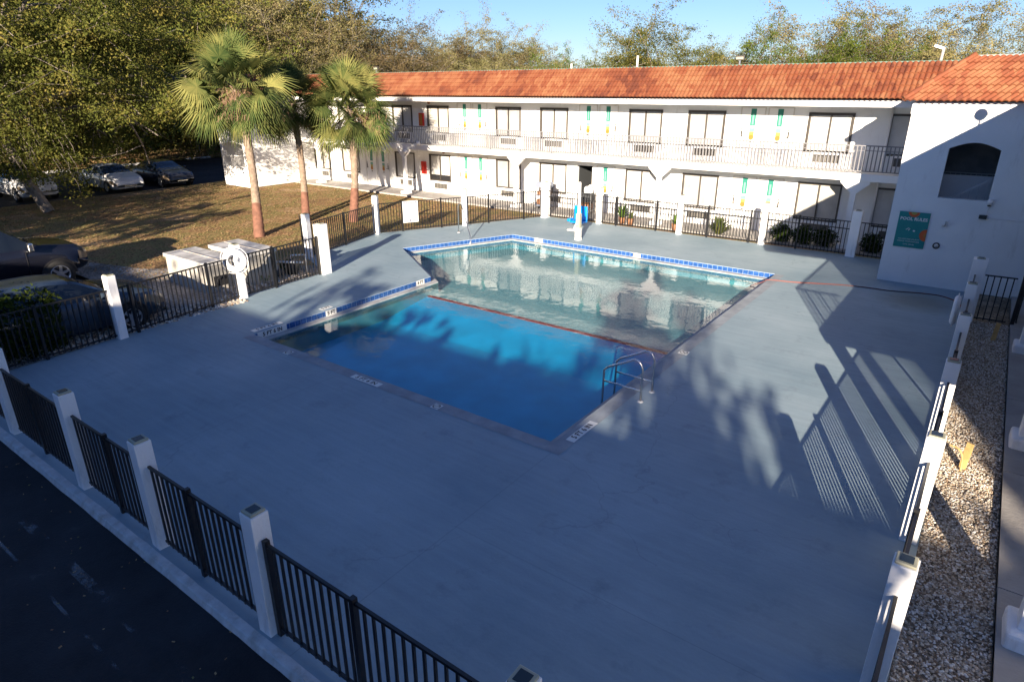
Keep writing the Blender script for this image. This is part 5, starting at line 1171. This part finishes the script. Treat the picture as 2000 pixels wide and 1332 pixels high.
# ------------------------------------------------------------ vehicles
def lerp_prof(P,x):
    if x<=P[0][0]: return P[0][1]
    for (a,b),(c_,d_) in zip(P,P[1:]):
        if x<=c_:
            u=(x-a)/(c_-a); u=u*u*(3-2*u)*.4+u*.6; return b+(d_-b)*u
    return P[-1][1]
def car(name,label,loc,rz,L,W,top,belt,paint,kind='sedan',glass=None,wr_=.33,grp='parked vehicles',wb=None,cab=None,ride=.22,cat='car',hl=None):
    """x forward (0 rear .. L front); top/belt: profiles of roof line and belt line"""
    hlh=.16 if kind!='truck' else .26; t=thing(name,label,cat,loc,rz,grp); n=64; half=W/2; cx0,cx1,rx0,rx1=cab  # cabin: rear base, front base, roof rear, roof front
    rings=[]
    for i in range(n+1):
        x=L*i/n; e=min(x,L-x); tap=1-.16*math.exp(-e/.22)-.05*math.exp(-e/.8); w=half*tap
        zt=lerp_prof(top,x); zb=lerp_prof(belt,x); zb=min(zb,zt-.01); lo=ride+.10*math.exp(-e/.18); wr=w*(.94-.30*max(0,min(1,(zt-zb)/.5)) ) if zt-zb>.05 else w*.86
        mid=(lo+zb)/2
        rings.append([(x-L/2,0,lo),(x-L/2,w*.86,lo),(x-L/2,w*.97,lo+.09),(x-L/2,w,mid),(x-L/2,w*.997,zb-.10-hlh),(x-L/2,w*.985,zb-.07),(x-L/2,w*.93,zb),(x-L/2,wr+(w*.93-wr)*.06,zt-.05*min(1,(zt-zb)/.3)-.005),(x-L/2,wr*.86,zt-.005),(x-L/2,wr*.45,zt+.012),(x-L/2,0,zt+.018)])
    k=len(rings[0]); full=[]
    for r in rings: full.append(r+[(p[0],-p[1],p[2]) for p in r[1:-1][::-1]])
    kk=len(full[0]); parts={k_:MB() for k_ in ('body','windshield','rear_window','side_window_a','side_window_b','side_window_c','side_window_d','headlight_a','headlight_b','tail_light_a','tail_light_b')}
    for i in range(n):
        x=(i+.5)*L/n
        for j in range(kk):
            j2=(j+1)%kk; q=[full[i][j],full[i][j2],full[i+1][j2],full[i+1][j]]; jj=j if j<k-1 else kk-1-j
            tgt='body'
            if jj==6 and cx0+.16<x<cx1-.16 and lerp_prof(top,x)-lerp_prof(belt,x)>.14:
                pil=[p for p in ((cx0+cx1)/2-.08,)]
                if all(abs(x-p)>.06 for p in pil): tgt='side_window_'+'abcd'[(x>pil[0])*2+(j<k-1)]
            elif jj>=7 and rx1<x<cx1: tgt='windshield'
            elif jj>=7 and cx0<x<rx0: tgt='rear_window'
            elif jj==4 and x>L-(.52 if kind!='truck' else .30): tgt='headlight_'+'ab'[j<k-1]
            elif jj==4 and x<.35: tgt='tail_light_'+'ab'[j<k-1]
            parts[tgt].add([Vector(p) for p in q],[(0,1,2,3)])
    for e_ in (0,n): parts['body'].add(full[e_],[tuple(range(kk)) if e_ else tuple(range(kk))[::-1]])
    bo=parts['body'].build('body',paint,t); me=bo.data
    bm=bmesh.new(); bm.from_mesh(me); bmesh.ops.remove_doubles(bm,verts=bm.verts,dist=.0005); bmesh.ops.recalc_face_normals(bm,faces=bm.faces); bm.to_mesh(me); bm.free()
    for p in me.polygons: p.use_smooth=True
    for s in parts:
        if s!='body' and parts[s].f:
            nm=s[:-2] if s[-2]=='_' else s
            parts[s].build(nm,M['glass'] if 'wind' in nm else M['lampglass'] if nm=='headlight' else M['red'],t,smooth=True)
    f0=L/2-(wb or .88); r0=f0-(2.8 if L<5.2 else 3.5)
    for ax,x in (('f',f0),('r',r0)):
        for s in (-1,1):
            a=MB(); a.lathe([(0,0),(wr_+.06,0),(wr_+.075,-.03)],(0,0,0),28,axis='y'); 
            a.v=[(x+v[0], s*(half-.012)+s*(-v[1] if 0 else abs(v[1])*-1)+s*.0, wr_+v[2]) for v in a.v]; a.v=[(v[0],v[1],max(v[2],ride-.02)) for v in a.v]; ar=a.build('wheel_arch',M['dark'],t)
            wt=bpy.data.objects.new('wheel',None); C.objects.link(wt); wt.parent=t; wt.location=(x,s*(half-.10),wr_)
            a=MB(); a.lathe([(wr_*.66,-.11),(wr_*.97,-.11),(wr_,-.08),(wr_,.08),(wr_*.97,.11),(wr_*.66,.11)],n=28,axis='y'); a.build('tyre',M['rubber'],wt,smooth=True)
            a=MB(); a.lathe([(wr_*.68,s*.10),(wr_*.64,s*.112),(wr_*.58,s*.09),(wr_*.56,s*.03)],n=28,axis='y'); a.lathe([(0,s*.105),(wr_*.16,s*.10),(wr_*.17,s*.05)],n=14,axis='y')
            for q in range(6):
                an=q*math.pi/3+.3; dx,dz=math.cos(an),math.sin(an); px_,pz_=-dz,dx
                v=[(dx*r_+px_*o_,s*yy,dz*r_+pz_*o_) for r_,o_,yy in ((wr_*.12,.045,.10),(wr_*.62,.03,.105),(wr_*.62,-.03,.105),(wr_*.12,-.045,.10))]; a.add(v+[(p[0],p[1]-s*.03,p[2]) for p in v],[(0,1,2,3),(0,4,5,1),(2,6,7,3)])
            a.build('rim',M['alu'],wt)
    zf=lerp_prof(belt,L-.15)
    for s in (-1,1):
        a=MB(); a.cbox(cx1-L/2-.30,s*(half+.09),lerp_prof(belt,cx1-.35)+.06,.13,.2,.15 if kind!='truck' else .26); a.build('mirror',paint if kind!='truck' else M['steel'],t,bevel=.04)
        a=MB(); a.cbox((cx1+cx0)/2-L/2-.05,s*half*1.0,lerp_prof(belt,L/2)-.16,.18,.03,.03); a.build('door_handle',paint,t)
        a=MB()
        for xx in (cx1-.42,(cx0+cx1)/2-.08,cx0+.35): a.box(xx-L/2-.006,xx-L/2+.006,s*(half*.995)-.008,s*(half*.995)+.008,ride+.16,lerp_prof(belt,xx)-.06)
        a.build('door_seam',M['dark'],t)
    a=MB(); a.box(L/2-.12,L/2-.005,-half*.55,half*.55,zf-.40,zf-.14); a.box(L/2-.12,L/2-.003,-half*.72,half*.72,ride+.10,ride+.24); a.build('grille',M['dark'],t,bevel=.03)
    a=MB(); a.box(L/2-.1,L/2+.02,-half*.35,half*.35,zf-.30,zf-.27); a.build('grille_bar',M['steel'],t)
    return t
def paint(name,c,rough=.25,metal=.0):
    m=mat(name,c,rough,metal=metal); b=m.node_tree.nodes['Principled BSDF']; b.inputs['Coat Weight'].default_value=.35; b.inputs['Coat Roughness'].default_value=.05; return m
M['glass']=mat('car_glass',(.01,.014,.02),.06,spec=.9); M['lampglass']=mat('lamp_glass',(.22,.17,.12),.12,spec=.8)
M['pwhite']=paint('car_white',(.72,.73,.75)); M['pgrey']=paint('car_dark_grey',(.045,.05,.065),metal=.3); M['pblack']=paint('truck_black',(.008,.009,.016)); M['pblue']=paint('car_blue_grey',(.05,.075,.11),metal=.4)
sed_t=[(0,.80),(.15,.93),(.7,1.02),(1.0,1.10),(1.65,1.40),(2.3,1.44),(2.9,1.38),(3.65,1.04),(4.0,.95),(4.6,.82),(4.85,.62)]
sed_b=[(0,.78),(.2,.90),(1.0,.98),(3.6,.93),(4.5,.78),(4.85,.60)]
def sedan(nm,L,loc,rz,p): return car(nm,L,loc,rz,4.85,1.84,sed_t,sed_b,p,cab=(.75,3.68,1.65,2.85),ride=.19)
sedan('white_sedan','white sedan with dark glass roof parked under the oak branches',(-41.8,17.0,-.08),.0,M['pwhite'])
sedan('dark_sedan','dark blue grey sedan parked right of the white sedan',(-41.6,19.9,-.08),.0,M['pgrey'])
suv_t=[(0,.95),(.1,1.25),(.35,1.62),(1.2,1.72),(2.4,1.70),(2.9,1.64),(3.65,1.14),(4.1,1.06),(4.55,.92),(4.75,.72)]; suv_b=[(0,.9),(.2,1.05),(3.6,1.04),(4.4,.90),(4.75,.70)]
car('white_suv','white vehicle mostly hidden by leaves at the far left of the lot',(-42.3,12.8,-.08),0,4.75,1.88,suv_t,suv_b,M['pwhite'],cab=(.15,3.68,.45,2.85),ride=.24,wr_=.36)
wag_t=[(0,.85),(.1,1.05),(.6,1.40),(1.4,1.50),(2.4,1.48),(2.9,1.42),(3.62,1.06),(4.1,.99),(4.6,.86),(4.8,.66)]; wag_b=[(0,.8),(.2,.95),(3.6,.98),(4.4,.86),(4.8,.66)]
car('blue_wagon','dark blue grey wagon parked beside the left pool fence',(-17.05,4.85,-.08),R(90),4.8,1.84,wag_t,wag_b,M['pblue'],cab=(.25,3.66,.75,2.85),ride=.2,wr_=.335)
tr_t=[(0,1.32),(.05,1.33),(1.5,1.34),(1.62,1.36),(1.72,1.86),(2.1,1.93),(3.2,1.93),(3.6,1.88),(4.35,1.33),(4.6,1.28),(5.35,1.17),(5.6,.98)]; tr_b=[(0,1.28),(1.5,1.29),(4.3,1.26),(5.2,1.12),(5.6,.95)]
car('pickup_truck','black pickup truck with chrome mirror nosed towards the lawn at the left edge',(-22.65,4.95,-.08),R(90),5.6,2.02,tr_t,tr_b,M['pblack'],kind='truck',cab=(1.55,4.42,1.78,3.5),ride=.40,wr_=.40,cat='pickup truck')
